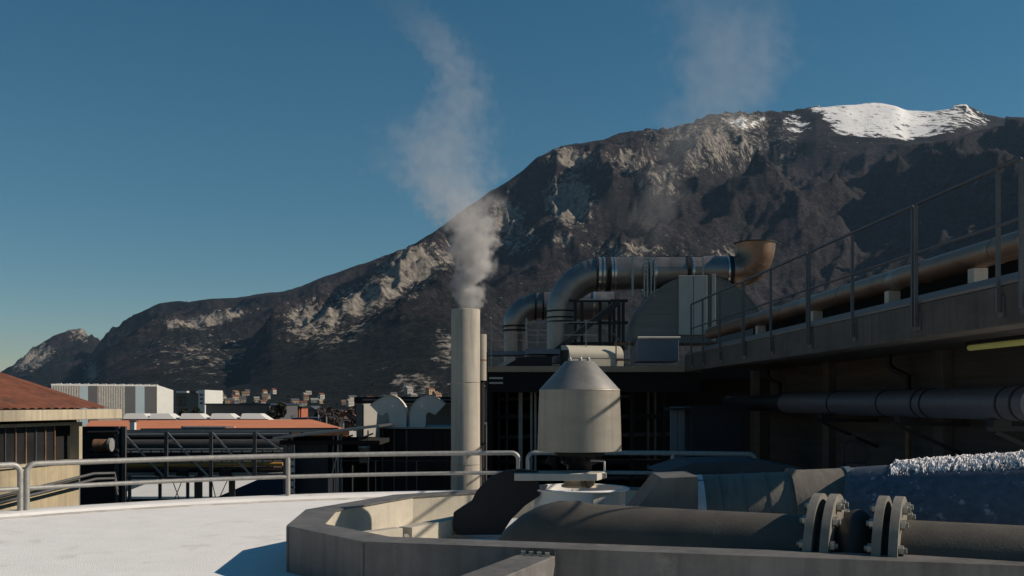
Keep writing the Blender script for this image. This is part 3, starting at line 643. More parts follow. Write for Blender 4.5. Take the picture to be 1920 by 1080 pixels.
# drum
d_ = 25.4
t = thing('fan_drum', Q(1310, 684), 'big grey half round fan casing standing on the plant roof', 'fan casing')
cx_, cy_, rr_ = 1311, 643, 127
pts = [Q(cx_+rr_*math.cos(a), cy_-rr_*math.sin(a)) for a in [math.pi*i/48 for i in range(49)]]
MB().prism(pts[::-1], (0,1.3,0)).build('casing', M['drum'], t, .01)
mb = MB()
for k in range(5):
    y_ = 545+k*22; h_ = math.sqrt(max(0, rr_**2-(cy_-y_)**2)); mb.bar(Q(cx_-h_+2,y_)+Vector((0,-.006,0)), Q(1256,y_)+Vector((0,-.006,0)), .008, .012)
for i in range(48):
    a, b2 = math.pi*i/48, math.pi*(i+1)/48; mb.bar(Q(cx_+(rr_-1)*math.cos(a), cy_-(rr_-1)*math.sin(a))+Vector((0,-.01,0)), Q(cx_+(rr_-1)*math.cos(b2), cy_-(rr_-1)*math.sin(b2))+Vector((0,-.01,0)), .03, .03)
mb.build('rim_and_seams', M['drum'], t)
def plate(x0, x1, y0, y1, pr, m, nm): 
    a = Q(x0, y1); c = Q(x1, y0); MB().box(((a.x+c.x)/2, d_-pr/2-.002, (a.z+c.z)/2), (c.x-a.x, pr, c.z-a.z)).build(nm, m, t, .006)
plate(1272, 1299, 517, 628, .075, M['drumplate'], 'cover_plate'); plate(1300, 1325, 517, 628, .075, M['drumplate'], 'cover_plate'); plate(1334, 1341, 514, 640, .06, M['drumplate'], 'stiffener')
MB().box(Q(1228,659)+Vector((0,-.15,0)), (1.02,.9,.56)).build('outlet_box', M['bluesteel'], t, .01)
MB().tube([Q(1190,636.5)+Vector((0,-.62,0)), Q(1268,636.5)+Vector((0,-.62,0))], .035, 10).build('outlet_lip', M['offwhite'], t)
# beige hood
d_ = 24.6
t = thing('curved_hood', Q(1100, 684), 'beige curved sheet hood standing low on the plant roof edge', 'hood')
prf = []; hh = .53
for i in range(9): a = i/8*math.pi/2*.8; prf.append((-.55-.0+.35*(1-math.cos(a))*1.2, hh-.28+.28*math.sin(a)))
prf = [(-.55,0)]+prf+[(.1,hh)]+[(.1,0)]
rot = Matrix.Rotation(math.radians(16), 3, 'Z'); c = Q(1105, 684)+Vector((0,.1,-.0)); c.z = CH+RZ+.02
L_ = .70
pts = [c+rot@Vector((-L_, y_, z_)) for y_, z_ in prf]; MB().prism(pts, rot@Vector((2*L_,0,0))).build('sheet_cover', M['beige'], t)
mb = MB()
for z_ in (.20,): mb.bar(c+rot@Vector((-L_,-.553,z_)), c+rot@Vector((L_,-.553,z_)), .006, .01)
mb.build('sheet_seam', M['trough'], t)
mb = MB()
for i in range(5): mb.box(c+rot@Vector((-L_-.02,-.45+i*.12,.2)), (.03,.04,.4), math.radians(16))
mb.build('end_ribs', M['galvdk'], t)
# walkway, rails, stairs and frames on the plant roof
d_ = 24.3
t = thing('roof_walkway', Q(1000, 684), 'steel walkway with thin railings round the duct feet', 'walkway')
MB().box(Q(1017,659)+Vector((0,.4,0)), (.85,.9,.12)).build('platform', M['bluesteel'], t)
MB().box(Q(948,659)+Vector((0,1.2,0)), (.95,.9,.10)).build('platform', M['bluesteel'], t)
for x_, y0, y1, w_ in ((921,602,688,.02),(947,625,662,.018),(968,625,660,.018),(987,597,665,.04),(1008,620,650,.02),(1026,620,655,.02),(1099,600,660,.02),(1180,640,684,.03),(1155,640,682,.03)):
    MB().bar(Q(x_,y0), Q(x_,y1), w_).build('post', M['galv'], t)
for x0, x1, y_, w_ in ((920,984,624,.016),(920,984,638,.012),(987,1120,604,.018),(987,1120,628,.016),(987,1026,619,.014),(987,1026,642,.014),(1152,1182,644,.05),(1154,1182,675,.04)):
    MB().bar(Q(x0,y_), Q(x1,y_), w_).build('rail', M['galv'] if x0 < 1150 else M['rusty'], t)
t = thing('roof_stair', Q(1100, 665), 'dark steel stair rising right between the ducts and the fan casing', 'stair')
MB().bar(Q(1028,668)+Vector((0,.5,0)), Q(1165,562)+Vector((0,.5,0)), .10, .14).build('stringer', M['bluedk'], t)
MB().bar(Q(1060,636)+Vector((0,.45,0)), Q(1150,566)+Vector((0,.45,0)), .03, .03).build('stair_rail', M['galvdk'], t)
t = thing('support_frame', Q(1168, 684), 'black steel frame carrying the ducts beside the fan casing', 'frame')
for x_ in (1083,1096,1150,1158,1168,1176,1131): MB().bar(Q(x_,556)+Vector((0,.9,0)), Q(x_,684)+Vector((0,.9,0)), .075).build('column', M['dark'], t)
for y_ in (557, 600, 640): MB().bar(Q(1070,y_)+Vector((0,.88,0)), Q(1185,y_)+Vector((0,.88,0)), .07).build('beam', M['dark'], t)
MB().bar(Q(1155,620)+Vector((0,.8,0)), Q(1183,650)+Vector((0,.8,0)), .04).build('brace', M['galvdk'], t)
MB().bar(Q(1090,556)+Vector((0,.7,0)), Q(1150,556)+Vector((0,.7,0)), .03, .03).build('pale_angle', M['galv'], t)
MB().bar(Q(1180,655)+Vector((0,.5,0)), Q(1180,680)+Vector((0,.5,0)), .12, .1).build('drum_motor', M['bluesteel'], t)
t = thing('small_chute', Q(960, 686), 'small dull sloping sheet chute at the plant roof corner', 'chute')
MB().prism([Q(935,689),Q(960,672),Q(990,668),Q(1035,668),Q(1035,689)], (0,.8,0)).build('chute_body', M['dark'], t)
MB().bar(Q(936,688), Q(965,671), .06, .10).build('chute_lip', M['galv'], t)
d_ = 25.4
t = thing('access_ladder', Q(1215, 560), 'pale ladder frame clamped round the big exhaust duct', 'ladder')
for x_, w_ in ((1186,.05),(1208,.03),(1214,.04),(1221,.03),(1318,.03),(1227,.03)): MB().bar(Q(x_,480), Q(x_,556 if x_ < 1300 else 530), w_).build('stile', M['galv'], t)
for x0, x1, y_, w_ in ((1180,1192,481,.04),(1182,1190,518,.03),(1206,1318,481,.022),(1216,1316,502,.014)): MB().bar(Q(x0,y_), Q(x1,y_), w_).build('rail', M['galvdk'] if x1 > 1300 else M['galv'], t)
for k in range(8): MB().bar(Q(1207,486+k*8), Q(1221,486+k*8), .018).build('rung', M['galvdk'], t)
MB().bar(Q(1260,480), Q(1260,487), .03).build('stub', M['galv'], t)

# ------------------------------------------------------------------ chimney
cxm, cym, rch = -.91, 19.5, .283
t = thing('steam_chimney', W(cxm, cym, -14), 'tall pale round steel chimney giving off white steam', 'chimney')
MB().lathe([(rch,-14),(rch,1.81),(rch-.015,1.825),(rch-.02,1.825),(rch-.02,.8)], (cxm,cym,CH), 64).build('stack', M['chim'], t)
for z in (-1.2, .4): MB().lathe([(rch,z-.01),(rch+.004,z-.008),(rch+.004,z+.008),(rch,z+.01)], (cxm,cym,CH), 64).build('weld_seam', M['chim'], t)
MB().tube([W(cxm+.295,cym-.02,-14), W(cxm+.295,cym-.02,-.85)], .015, 8).build('conduit', M['galv'], t)
t = thing('side_stack', P(906, 940, 20.3), 'narrow pale flue standing close behind the steam chimney', 'flue')
c = P(901, 627, 20.3); MB().tube([Vector((c.x,c.y,CH+.45)), c], .125, 24).build('flue', M['chim'], t)
MB().tube([Vector((c.x,c.y,.1)), Vector((c.x,c.y,CH+.45))], .08, 24).build('flue_foot', M['black'], t)
MB().tube([Vector((c.x,c.y,CH+.85)), Vector((c.x,c.y,CH+.88))], .128, 24).build('joint', M['rusty'], t)
MB().bar(P(912,660,20.3), P(912,730,20.3), .05).build('bracket', M['dark'], t)

# ------------------------------------------------------------------ old tiled building on the left
t = thing('tiled_building', W(-11, 19, -14), 'old plastered building with a red tiled roof at the photo edge', 'building')
fx = lambda y: -9.53-(22.9-y)*.175          # facade plane x at depth y
y0, y1 = 12.0, 22.9
def Fbox(ya, yb, o0, o1, z0, z1):            # o = offset outward (+x) from the facade
    return MB().hexa([W(fx(ya)+o0,ya,z0),W(fx(ya)+o1,ya,z0),W(fx(yb)+o1,yb,z0),W(fx(yb)+o0,yb,z0)], [W(fx(ya)+o0,ya,z1),W(fx(ya)+o1,ya,z1),W(fx(yb)+o1,yb,z1),W(fx(yb)+o0,yb,z1)])
Fbox(y0, 23.4, -.5, .28, -.37, -.15).build('fascia', M['fascia'], t, .01)
Fbox(y0, 22.2, -.25, 0, -14, -1.32).build('wall', M['facade'], t)
Fbox(y0, 22.1, -.25, .06, -1.315, -1.26).build('sill', M['fascia'], t)
Fbox(y0, 22.6, -3.5, -.30, -14, -.375).build('dark_core', M['black'], t)
Fbox(y0, 22.3, -.15, -.02, -.50, -.43).build('window_head', M['fascia'], t)
for ya, yb in ((12.2,15.3),(15.5,18.65),(19.0,21.5)):
    wdw = Fbox(ya, yb, -.16, -.12, -1.255, -.505).build('window', M['ribglass'], t)
    k = int((yb-ya)/.28)
    for i in range(k+1):
        yy = ya+(yb-ya)*i/k; Fbox(yy-.012, yy+.012, -.119, -.09, -1.254, -.506).build('glazing_bar', M['rusty'] if i%3 else M['galvdk'], wdw)
for ya in (15.31, 18.70, 18.88, 22.15): Fbox(ya, ya+.12, -.17, .03, -1.26, -.43).build('mullion', M['fascia'], t)
mb = MB(); n1, n2 = 360, 10; vv = []
for i in range(n1):
    y_ = 11.5+(23.3-11.5)*i/(n1-1); dz = .035*abs(math.sin(i*math.pi/8))
    for j in range(n2): s_ = j/(n2-1)*7.5; vv.append(W(fx(y_)+.02-s_, y_, -.145+s_*.33+dz+(.012*random.random())))
mb.add(vv, [(i*n2+j,i*n2+j+1,(i+1)*n2+j+1,(i+1)*n2+j) for i in range(n1-1) for j in range(n2-1)], False); ro = mb.build('roof', M['tile'], t)
MB().prism([W(fx(23.3)-.1,23.2,-.30),W(fx(23.3)-7.2,23.2,-.30),W(fx(23.3)-7.2,23.2,2.02)], (0,-.25,0)).build('gable', M['fascia'], t)
for k, (za, zb) in enumerate(((-1.95,-1.60),(-2.05,-1.72))):
    MB().tube([W(fx(13)+.2,13,za-.35), W(fx(22.4)+.2+k*.05,22.4,zb), W(fx(22.8)+.4,22.9,zb-.02), W(fx(22.8)+.45,22.95,zb-.4)], .035, 8).build('wall_pipe', M['galvdk'], t)

a_, b_ = P(150,1400,30), P(216,800,30); MB().box(((a_.x+b_.x)/2, 30.3, (b_.z)/2), (b_.x-a_.x, .6, b_.z)).build('dark_fill_box', M['black'], t)  # black box added to darken the gap beside the building
# ------------------------------------------------------------------ pipe bridge
d_ = 26.
t = thing('pipe_bridge', P(380, 960, 26), 'long steel truss bridge carrying pipes beyond the handrail', 'pipe bridge')
zt = P(0,808,d_).z; zb = P(0,896,d_).z; xs = [P(q,0,d_).x for q in (228, 311, 395, 477, 545)]
MB().bar((xs[0],d_,zt), (xs[-1]+1,d_,zt), .05, .06).build('top_chord', M['galv'], t)
MB().bar((xs[0],d_,zb), (xs[-1],d_,zb), .06, .06).build('bottom_chord', M['galvdk'], t)
MB().bar((xs[0],d_+1.4,zt), (xs[-1]+1,d_+1.4,zt+.02), .05, .06).build('top_chord', M['galvdk'], t)
MB().bar((xs[0],d_+1.4,zb), (xs[-1],d_+1.4,zb), .06, .06).build('bottom_chord', M['galvdk'], t)
for i, x_ in enumerate(xs):
    MB().bar((x_,d_+.02,zb), (x_,d_+.02,zt+.02), .08 if i else .1, .08).build('upright', M['galvdk'], t)
    MB().bar((x_,d_+1.42,zb), (x_,d_+1.42,zt+.02), .06, .06).build('upright', M['dark'], t)
for i in range(4): MB().bar((xs[i]+.05,d_-.045,zt-.05), (xs[i+1]-.05,d_-.045,zb+.05 if i < 3 else zb+.6), .03, .05).build('diagonal', M['galv'], t)
for q, w_ in ((221,.09),(233,.10)): c = P(q,0,25.9); MB().bar((c.x,c.y,.05), (c.x,c.y,zt+.12), w_, .12).build('leg', M['galvdk'], t)
c = P(227,0,25.95); MB().bar((c.x,c.y,.05), (c.x,c.y,zt+.1), .2, .03).build('leg_web', M['dark'], t)
for q in (243, 300, 352, 372, 395, 432, 438, 535): c = P(q,0,26.8); MB().bar((c.x,c.y,.05), (c.x,c.y,zb), .07 if q != 372 else .2, .08).build('leg', M['galvdk'], t)
for a, b2 in ((320,345),(345,318),(395,410),(430,400)):
    MB().bar((P(a,0,26.7).x,26.7,zb), (P(b2,0,26.7).x,26.7,zb-.95), .02).build('brace', M['galvdk'], t)
for y_, r_, m_, dd in ((811,.03,'galv',.6),(843,.035,'galv',.25),(861,.04,'galv',1.1),(878,.03,'rusty',.9),(889,.04,'galv',.45),(834,.15,'galvdk',.5),(855,.09,'dark',.4),(851,.06,'galvdk',.9),(820,.06,'dark',.3),(868,.05,'galvdk',.8),(815,.04,'galv',1.0),(883,.05,'dark',.6)):
    MB().tube([P(215,y_,d_+dd), P(545,y_-1,d_+dd)], r_, 12).build('carried_pipe', M[m_], t)
MB().tube([P(238,873,d_+.25), P(530,870,d_+.25)], .05, 12).build('ochre_pipe', M['ocher'], t)
for i in range(16):
    q = 245+i*19; MB().bar(P(q,840,d_+.45), P(q,880,d_+.45), .03).build('hanger', M['galvdk'] if i%2 else M['rusty'], t)
for q in (305, 345, 385, 425): MB().box(P(q,886,d_+.5), (.28,.4,.16)).build('pipe_saddle', M['dark'], t)
t = thing('valve_stub', P(192, 835, 25), 'rusty brown capped pipe stub between the old building and the bridge', 'pipe stub')
MB().tube([P(178,836,25), P(206,834,25)], [.17,.14], 20).build('stub', M['rusty'], t)
MB().tube([P(205,834,25), P(210,834,25)], .17, 20).build('stub_flange', M['galv'], t)
for k, y_ in enumerate((846,856,812)): MB().tube([P(165,y_,25.2), P(222,y_-1,25.2)], .05, 8).build('side_pipe', M['dark'], t)
# pale low building seen through the bridge
lb_ = thing('low_white_building', P(340, 960, 44), 'low white roofed building seen under the pipe bridge', 'building')
a, c = P(213,931,44), P(500,931,44); e_ = P(0,896,50).z
MB().hexa([a-Vector((0,0,.1)), c-Vector((0,0,.1)), Vector((c.x,50,a.z-.1)), Vector((a.x,50,a.z-.1))], [a, c, Vector((c.x,50,e_)), Vector((a.x,50,e_))]).build('roof', M['white'], lb_)  # tilted so the white face catches the sun
MB().box(((a.x+c.x)/2, 47, (a.z-.12)/2), (c.x-a.x-.4, 5.4, a.z-.12)).build('wall', M['black'], lb_)  # black fill for the dark below the white roof
for q in (240, 372, 478): p_ = P(q,0,43.9); MB().box((p_.x, 44.25, a.z-1.3), (.9,.05,2.0)).build('door', M['dark'], lb_)
# blue sheet roof
rf_ = MB(); rf_.prism([P(400,935,33),P(500,892,33),P(545,892,33),P(545,945,33)], (0,4,0)); rf_ = rf_.build('blue_lean_to', M['bluewall']); tag(rf_, 'dark blue lean-to roof behind the pipe bridge legs', 'lean-to')

# ------------------------------------------------------------------ dark shed with tilted roof
d_ = 22.
t = thing('dark_shed', P(600, 950, 22), 'dark shed with a tilted sheet roof beyond the handrail', 'shed')
a, b2 = P(512,824,d_), P(712,801,d_); MB().prism([a, b2, b2+Vector((0,0,.05)), a+Vector((0,0,.05))], (0,2.6,0)).build('roof', M['galvdk'], t)
MB().bar(a+Vector((0,-.02,.03)), b2+Vector((0,-.02,.03)), .03, .05).build('roof_edge', M['galv'], t)
def bx(px0, px1, py0, py1, d0, d1, m, nm, par, bev=0):
    a, c = P(px0, py1, d0), P(px1, py0, d0); return MB().box(((a.x+c.x)/2, (d0+d1)/2, (a.z+c.z)/2), (c.x-a.x, d1-d0, c.z-a.z)).build(nm, m, par, bev)
bx(553, 615, 826, 1400, 22.3, 24.3, M['bluedk'], 'body', t); bx(616, 660, 826, 1400, 23.6, 24.6, M['black'], 'body_panel', t)
bx(524, 712, 826, 834, 22.1, 24.5, M['black'], 'eave_beam', t)
for q, w_ in ((536,.10),(548,.06),(625,.03),(634,.04),(640,.04),(690,.03)): c = P(q,0,22.2); MB().bar((c.x,22.2,.1), (c.x,22.2,P(0,824-(q-520)*.11,22.2).z-.02), w_).build('post', M['galvdk'] if q != 634 else M['galv'], t)
for k in range(5): MB().box(P(549,868+k*13,22.1), (.09,.06,.10)).build('step_block', M['offwhite'], t)
MB().bar(P(621,895,22.1), P(634,848,22.1), .025).build('strut', M['galv'], t)
for i in range(4): MB().bar(P(560+i*38,832-i*3,22.15), P(585+i*38,822-i*3,23), .03).build('purlin', M['galvdk'], t)
bx(655, 716, 828, 1400, 27.2, 27.6, M['black'], 'dark_backing', t)  # black backing added to darken the opening behind the posts
t = thing('beige_locker', P(665, 880, 24), 'small beige twin panelled locker behind the shed posts', 'locker')
bx(646, 672, 839, 871, 25, 25.6, M['beige'], 'panel', t); bx(674, 688, 839, 868, 25, 25.6, M['beige'], 'panel', t); bx(646, 690, 872, 1400, 25.1, 25.5, M['black'], 'stand', t)

# ------------------------------------------------------------------ panelled building with cowls
d_ = 24.5
t = thing('panelled_building', P(760, 960, d_), 'dark brown panelled low building behind the steam chimney', 'building')
bx(712, 905, 804, 1500, d_, 27.5, M['brown'], 'wall', t)
for i, q in enumerate((717, 739, 762, 808, 826, 846)): bx(q-1.5, q+1.5, 806, 960, d_-.06, d_-.004, M['galvdk'] if i < 3 else M['brown'], 'pilaster', t)
bx(710, 905, 801, 804, d_-.1, 27.6, M['galv'], 'roof_edge', t)
t = thing('white_penthouse', P(760, 800, 27), 'pale rendered rooftop wall with a dark flat roof behind the two cowls', 'penthouse')
a0 = 27.7
bx(668, 680, 757, 830, a0-.3, a0+.3, M['concrete'], 'corner_pier', t); q0_, q1_ = P(682,830,27.3), P(900,830,29.6); zt_ = P(0,757,28).z
MB().hexa([q0_, q1_, q1_+Vector((-.5,1,0)), q0_+Vector((-.1,1,0))], [Vector((q0_.x,q0_.y,zt_)), Vector((q1_.x,q1_.y,zt_)), Vector((q1_.x-.5,q1_.y+1,zt_)), Vector((q0_.x-.1,q0_.y+1,zt_))]).build('wall', M['offwhite'], t)
bx(664, 900, 744, 756, a0-.1, a0+2.4, M['black'], 'roof', t); bx(680, 900, 748, 751, a0-.13, a0-.105, M['galvdk'], 'fascia', t)
cow1 = [(694,760),(703,753),(713,747),(726,741),(738,742),(746,746),(751,751),(756,757),(759,762),(761,768),(762,773),(762,803),(731,803),(730,782),(728,777),(725.5,774),(717,779.5),(711,777)]
cow2 = [(768,803),(768,773),(769,767),(771,762),(776,755),(782,749),(790,744),(800,741),(810,742),(820,746),(829,752),(835,758),(816,778),(805,773),(801,775),(799,778),(798,797),(796,803)]
for cw, lb, bl in ((cow1, 'pale grey flat comma shaped cowl curling left on the brown building', (735,762)), (cow2, 'pale grey flat comma shaped cowl curling right, next to the chimney', (790,762))):
    t = thing('duct_cowl', P(cw[0][0], 803, d_), lb, 'cowl', 'duct cowls on the brown building')
    MB().prism([P(x_, y_, d_) for x_, y_ in cw][::-1], (0,.5,0)).build('cowl_body', mat('cowl_paint', (.60,.57,.51), .7, .0, .1, 2), t, .006)
    MB().tube([P(*bl,d_)+Vector((0,-.06,0)), P(*bl,d_)+Vector((0,.0,0))], .02, 8).build('bolt', M['white'], t)
    mb = MB(); ar_ = cw[:11] if cw is cow1 else cw[1:12]
    for i in range(len(ar_)-1): mb.bar(P(*ar_[i],d_)+Vector((0,-.008,0)), P(*ar_[i+1],d_)+Vector((0,-.008,0)), .02, .02)
    mb.build('rim', M['galv'], t)
# thin wire fence in front of it
t = thing('thin_fence', P(760, 935, 21), 'thin wire fence with slender posts behind the long handrail', 'fence')
for q in (629, 704, 781, 845): MB().bar(P(q,865,21), P(q,960,21), .016).build('post', M['galvdk'], t)
for y_ in (864, 890, 922): MB().bar(P(629,y_,21), P(845,y_,21), .006).build('wire', M['galvdk'], t)

# ------------------------------------------------------------------ factory with red roof and skylights
t = thing('red_roof_factory', (P(420,0,66).x, 66, 0), 'long low factory with a bright terracotta roof', 'factory')
e0, e1 = P(150,809,56), P(655,806,56); r0, r1 = P(170,788.5,72), P(585,786.5,72)
MB().hexa([e0-Vector((0,0,.3)), e1-Vector((0,0,.3)), P(640,806,76)-Vector((0,0,1)), P(150,806,76)-Vector((0,0,1))], [e0, e1, r1, r0]).build('roof', M['tile2'], t)
MB().box(((e0.x+e1.x)/2, 64, (e0.z-.4)/2), (e1.x-e0.x-.6, 15, e0.z-.42)).build('wall', M['offwhite'], t)
mb = MB()
for i in range(9): mb.box(P(345+i*9.3,802,56.3), (.22,.3,.18))
mb.build('eave_rubble', M['claddk'], t)
MB().box(P(392,800.5,55.8), (2.9,.2,.05)).build('frame_top', M['white'], t)
t2 = MB(); 
for i, q in enumerate((229, 277, 335, 392, 449)):
    c0, c1 = P(q,788,75), P(q+54,788,75); h = P(q,775.5,75).z-c0.z; w_ = c1.x-c0.x
    sky_l = thing('roof_skylight', c0, '%s of the five white wedge skylights on the terracotta factory roof' % ('leftmost','second from left','middle one','second from right','rightmost')[i], 'skylight', 'skylights on the factory roof')
    b3 = [c0, c1, c1+Vector((0,2,0)), c0+Vector((0,2,0))]; tp = [c0+Vector((w_*.02,.6,h)), c0+Vector((w_*.64,.6,h*.98)), c0+Vector((w_*.64,2.0,h*.98)), c0+Vector((w_*.02,2.0,h))]
    MB().hexa(b3, tp).build('wedge', M['white'], sky_l)
    MB().bar(c0+Vector((0,-.04,.05)), c1+Vector((0,-.04,.05)), .08, .1).build('curb', M['galvdk'], sky_l)
t = thing('roof_vent', P(246, 800, 55), 'small pale vent standing at the terracotta roof edge', 'vent')
bx(243, 252, 790, 806, 55, 55.3, M['white'], 'vent_box', t); bx(241.5, 253.5, 788.5, 790.4, 54.9, 55.4, M['galvdk'], 'vent_cap', t)
w2 = MB(); bx(503, 538, 787, 800, 90, 92, M['beige'], 'low_wall', None); tag(bpy.data.objects['low_wall'], 'low cream wall right of the roof skylights', 'wall')
# ------------------------------------------------------------------ warehouse
t = thing('striped_warehouse', (P(240,0,140).x, 145, 0), 'large warehouse with grey, charcoal and pale blue cladding stripes', 'warehouse')
c = P(294,0,142); lft = P(96,0,134); top = CH+(755-724.5)/F*142
dv = Vector((lft.x-c.x, lft.y-c.y, 0)); 
def pan(s0, s1, z0, z1, m, nm, out=0):
    nrm = Vector((dv.y, -dv.x, 0)).normalized(); nrm = nrm if nrm.y < 0 else -nrm
    a = Vector((c.x,c.y,0))+dv*s0+nrm*out; b2 = Vector((c.x,c.y,0))+dv*s1+nrm*out; th_ = -nrm*.3
    return MB().hexa([a+Vector((0,0,z0)),b2+Vector((0,0,z0)),b2+th_+Vector((0,0,z0)),a+th_+Vector((0,0,z0))],[a+Vector((0,0,z1)),b2+Vector((0,0,z1)),b2+th_+Vector((0,0,z1)),a+th_+Vector((0,0,z1))]).build(nm, m, t)
def spx(px):  # fraction along dv for pixel column
    k_ = (px-960)/F; return (k_*c.y-c.x)/(dv.x-k_*dv.y)
prev = 0
for q, m_ in ((271,'claddk'),(254,'cladblue'),(234,'claddk'),(183,'clad_r'),(165,'claddk'),(150,'cladblue'),(96,'clad_r')):
    s1_ = spx(q); pan(prev, s1_, 0, top, M[m_], 'cladding_panel'); prev = s1_
pan(0, 1, top, top+.22, M['white'], 'parapet')
rt = P(325,0,170)
MB().hexa([Vector((c.x+.02,c.y,0)), Vector((rt.x,rt.y,0)), Vector((rt.x-.5,rt.y+.3,0)), Vector((c.x-.3,c.y+.4,0))], [Vector((c.x+.02,c.y,top+.22)), Vector((rt.x,rt.y,top-.2)), Vector((rt.x-.5,rt.y+.3,top-.2)), Vector((c.x-.3,c.y+.4,top+.22))]).build('end_wall', M['clad_w'], t)
for i in range(12): p_ = Vector((c.x,c.y,0))+dv*(i/12+.02); MB().box((p_.x,p_.y+.3,top+.27), (.6,.3,.10)).build('parapet_cap', M['white'], t)
MB().add([Vector((c.x-.3,c.y+.4,top+.3)), Vector((rt.x-.5,rt.y+.3,top-.2)), Vector((rt.x-30,rt.y+24,top-.2)), Vector((lft.x,lft.y+.4,top+.3))], [(0,1,2,3)]).build('roof', M['cladgrey'], t)
# apartments behind
t = thing('apartment_block', (P(360,0,260).x, 262, 0), 'pale apartment block with balconies right of the warehouse', 'building')
bx(331, 372, 737, 850, 262, 274, M['concrete'], 'wall', t); bx(372, 384, 731, 850, 258, 274, M['cladwhite'], 'tower', t); bx(384, 390, 745, 850, 262, 270, mat('orange_render', (.5,.30,.15), .9), 'orange_wall', t)
bx(330, 350, 733, 737, 261, 270, M['cladwhite'], 'roof_storey', t); bx(355, 368, 733, 737, 261, 270, M['claddk'], 'roof_storey', t)
for i in range(3):
    for q in (333, 341): bx(q, q+5, 743+i*7, 747+i*7, 261.6, 261.95, M['glass'], 'window', t)
    bx(375, 380, 738+i*8, 742+i*8, 257.6, 257.95, M['glass'], 'window', t)
t = thing('dark_hall', (P(440,0,150).x, 150, 0), 'long dark blue roofed hall behind the skylights', 'hall')
bx(386, 505, 759, 900, 150, 170, M['claddk'], 'wall', t); bx(384, 507, 756.5, 759, 149.5, 171, M['bluewall'], 'roof', t)
t = thing('brick_block', (P(552,0,170).x, 172, 0), 'orange brick block with white windows beside the dark pine', 'building')
bx(538, 561, 765, 783, 170, 176, M['brick'], 'wall', t); bx(561, 565, 763, 783, 170.5, 176, M['brick'], 'pier', t); bx(538, 600, 783.5, 1000, 165, 178, M['bluewall'], 'base', t); bx(537, 566, 762, 764.6, 169.8, 176.4, M['dark'], 'roof', t)
for q in (545.5, 552.5): bx(q, q+3.2, 771, 776.5, 169.9, 170, M['white'], 'window', t)
t = thing('grey_house', (P(584,0,190).x, 190, 0), 'small grey house right of the orange brick block', 'house')
bx(572, 595, 771, 900, 190, 198, M['concrete'], 'wall', t); a, b2 = P(570,771,189.6), P(597,771,189.6); MB().prism([a, b2, (a+b2)/2+Vector((-.2,0,1.0))], (0,9,0)).build('roof', M['galvdk'], t)
t = thing('red_roofed_house', (P(646,0,200).x, 202, 0), 'small house with a dark red hipped roof among bare trees', 'house')
bx(636, 656, 782, 900, 200, 206, M['offwhite'], 'wall', t); a, b2 = P(633,782,199.5), P(659,780,199.5); MB().prism([a, b2, (a+b2)/2+Vector((0,0,1.1))], (0,7,0)).build('roof', M['tile'], t)
for i, (q, y_) in enumerate(((546.5,780),(578,782),(597,772),(644,788),(612,776))):
    lb = ('lamp post before the orange brick block', 'slim pale post before the small grey house', 'tall lamp post right of the small grey house', 'thin mast near the red hipped roof', 'thin pole between the grey house and bare trees')[i]
    tt = thing('lamp_post', P(q, 800, 80), lb, 'lamp post', 'lamp posts beyond the factory roof')
    c1 = P(q, y_, 80); MB().tube([Vector((c1.x,c1.y,.0)), c1], .05, 6).build('mast', M['galv'], tt); MB().box(c1+Vector((.15,0,0)), (.4,.1,.06)).build('lamp_head', M['galv'], tt)

# ------------------------------------------------------------------ trees
def leafmesh(cx, cy, zb, hw, h, n, shape, size, seed):
    r = np.random.RandomState(seed); mb = MB(); k = 0; lobes = [(r.uniform(-.6,.6), r.uniform(-.6,.6), r.uniform(.25,.85), r.uniform(.28,.5)) for _ in range(9)]
    while k < n:
        if shape == 'round':
            lx, ly, lz, lr = lobes[r.randint(9)]; v = r.normal(size=3); v /= np.linalg.norm(v); q = r.uniform(.6,1.05)*lr
            p = (cx+(lx*.7+v[0]*q)*hw, cy+(ly*.7+v[1]*q)*hw, zb+(lz+v[2]*q*.5)*h)
        else:
            zz = r.uniform(0,1); rr_ = hw*(.25+.75*math.sin(math.pi*min(1, .12+zz*.9)))*(1 if zz < .85 else .7)*r.uniform(.5,1.05); a = r.uniform(0,6.28); p = (cx+rr_*math.cos(a), cy+rr_*math.sin(a), zb+zz*h)
        a = Vector(r.normal(size=3)).normalized()*size*r.uniform(.6,1.3); b_ = Vector(r.normal(size=3)).normalized()*size*r.uniform(.6,1.3); p = Vector(p)
        mb.add([p-a, p+b_, p+a, p-b_], [(0,1,2,3)]); k += 1
    return mb
def tree(name, label, px, d, ytop, hwpx, shape, n, m, seed, group=None, ybot=None, size=None):
    c = P(px, ytop, d); hgt = c.z; hw = hwpx/F*d; t = thing(name, (c.x, c.y, 0), label, 'tree', group)
    zb = P(0, ybot, d).z if ybot else hgt*.3
    MB().tube([(c.x,c.y,-.2), (c.x+.1,c.y,hgt*.5), (c.x,c.y,hgt*.85)], [hgt*.025,hgt*.018,hgt*.006], 7).build('trunk', M['bark'], t)
    leafmesh(c.x, c.y, zb, hw, hgt-zb, n, shape, size or hw*.13, seed).build('crown', m, t)
    if m is M['twig']:
        mb = MB(); r = random.Random(seed)
        for i in range(14):
            a = r.uniform(0, 6.28); e = Vector((c.x+math.cos(a)*hw*.8, c.y+math.sin(a)*hw*.8, zb+(hgt-zb)*r.uniform(.4,.95))); mb.tube([(c.x,c.y,hgt*r.uniform(.25,.5)), e], [hgt*.008,hgt*.002], 4)
        mb.build('limbs', M['bark'], t)
tree('pine_tree', 'large dark pine between the dark hall and the orange brick block', 519, 150, 749, 23, 'round', 1500, M['leaf'], 1, ybot=788)
tree('evergreen_tree', 'round dark evergreen at the foot of the apartment block', 345, 120, 763, 14, 'round', 700, M['leaf'], 2, ybot=784)
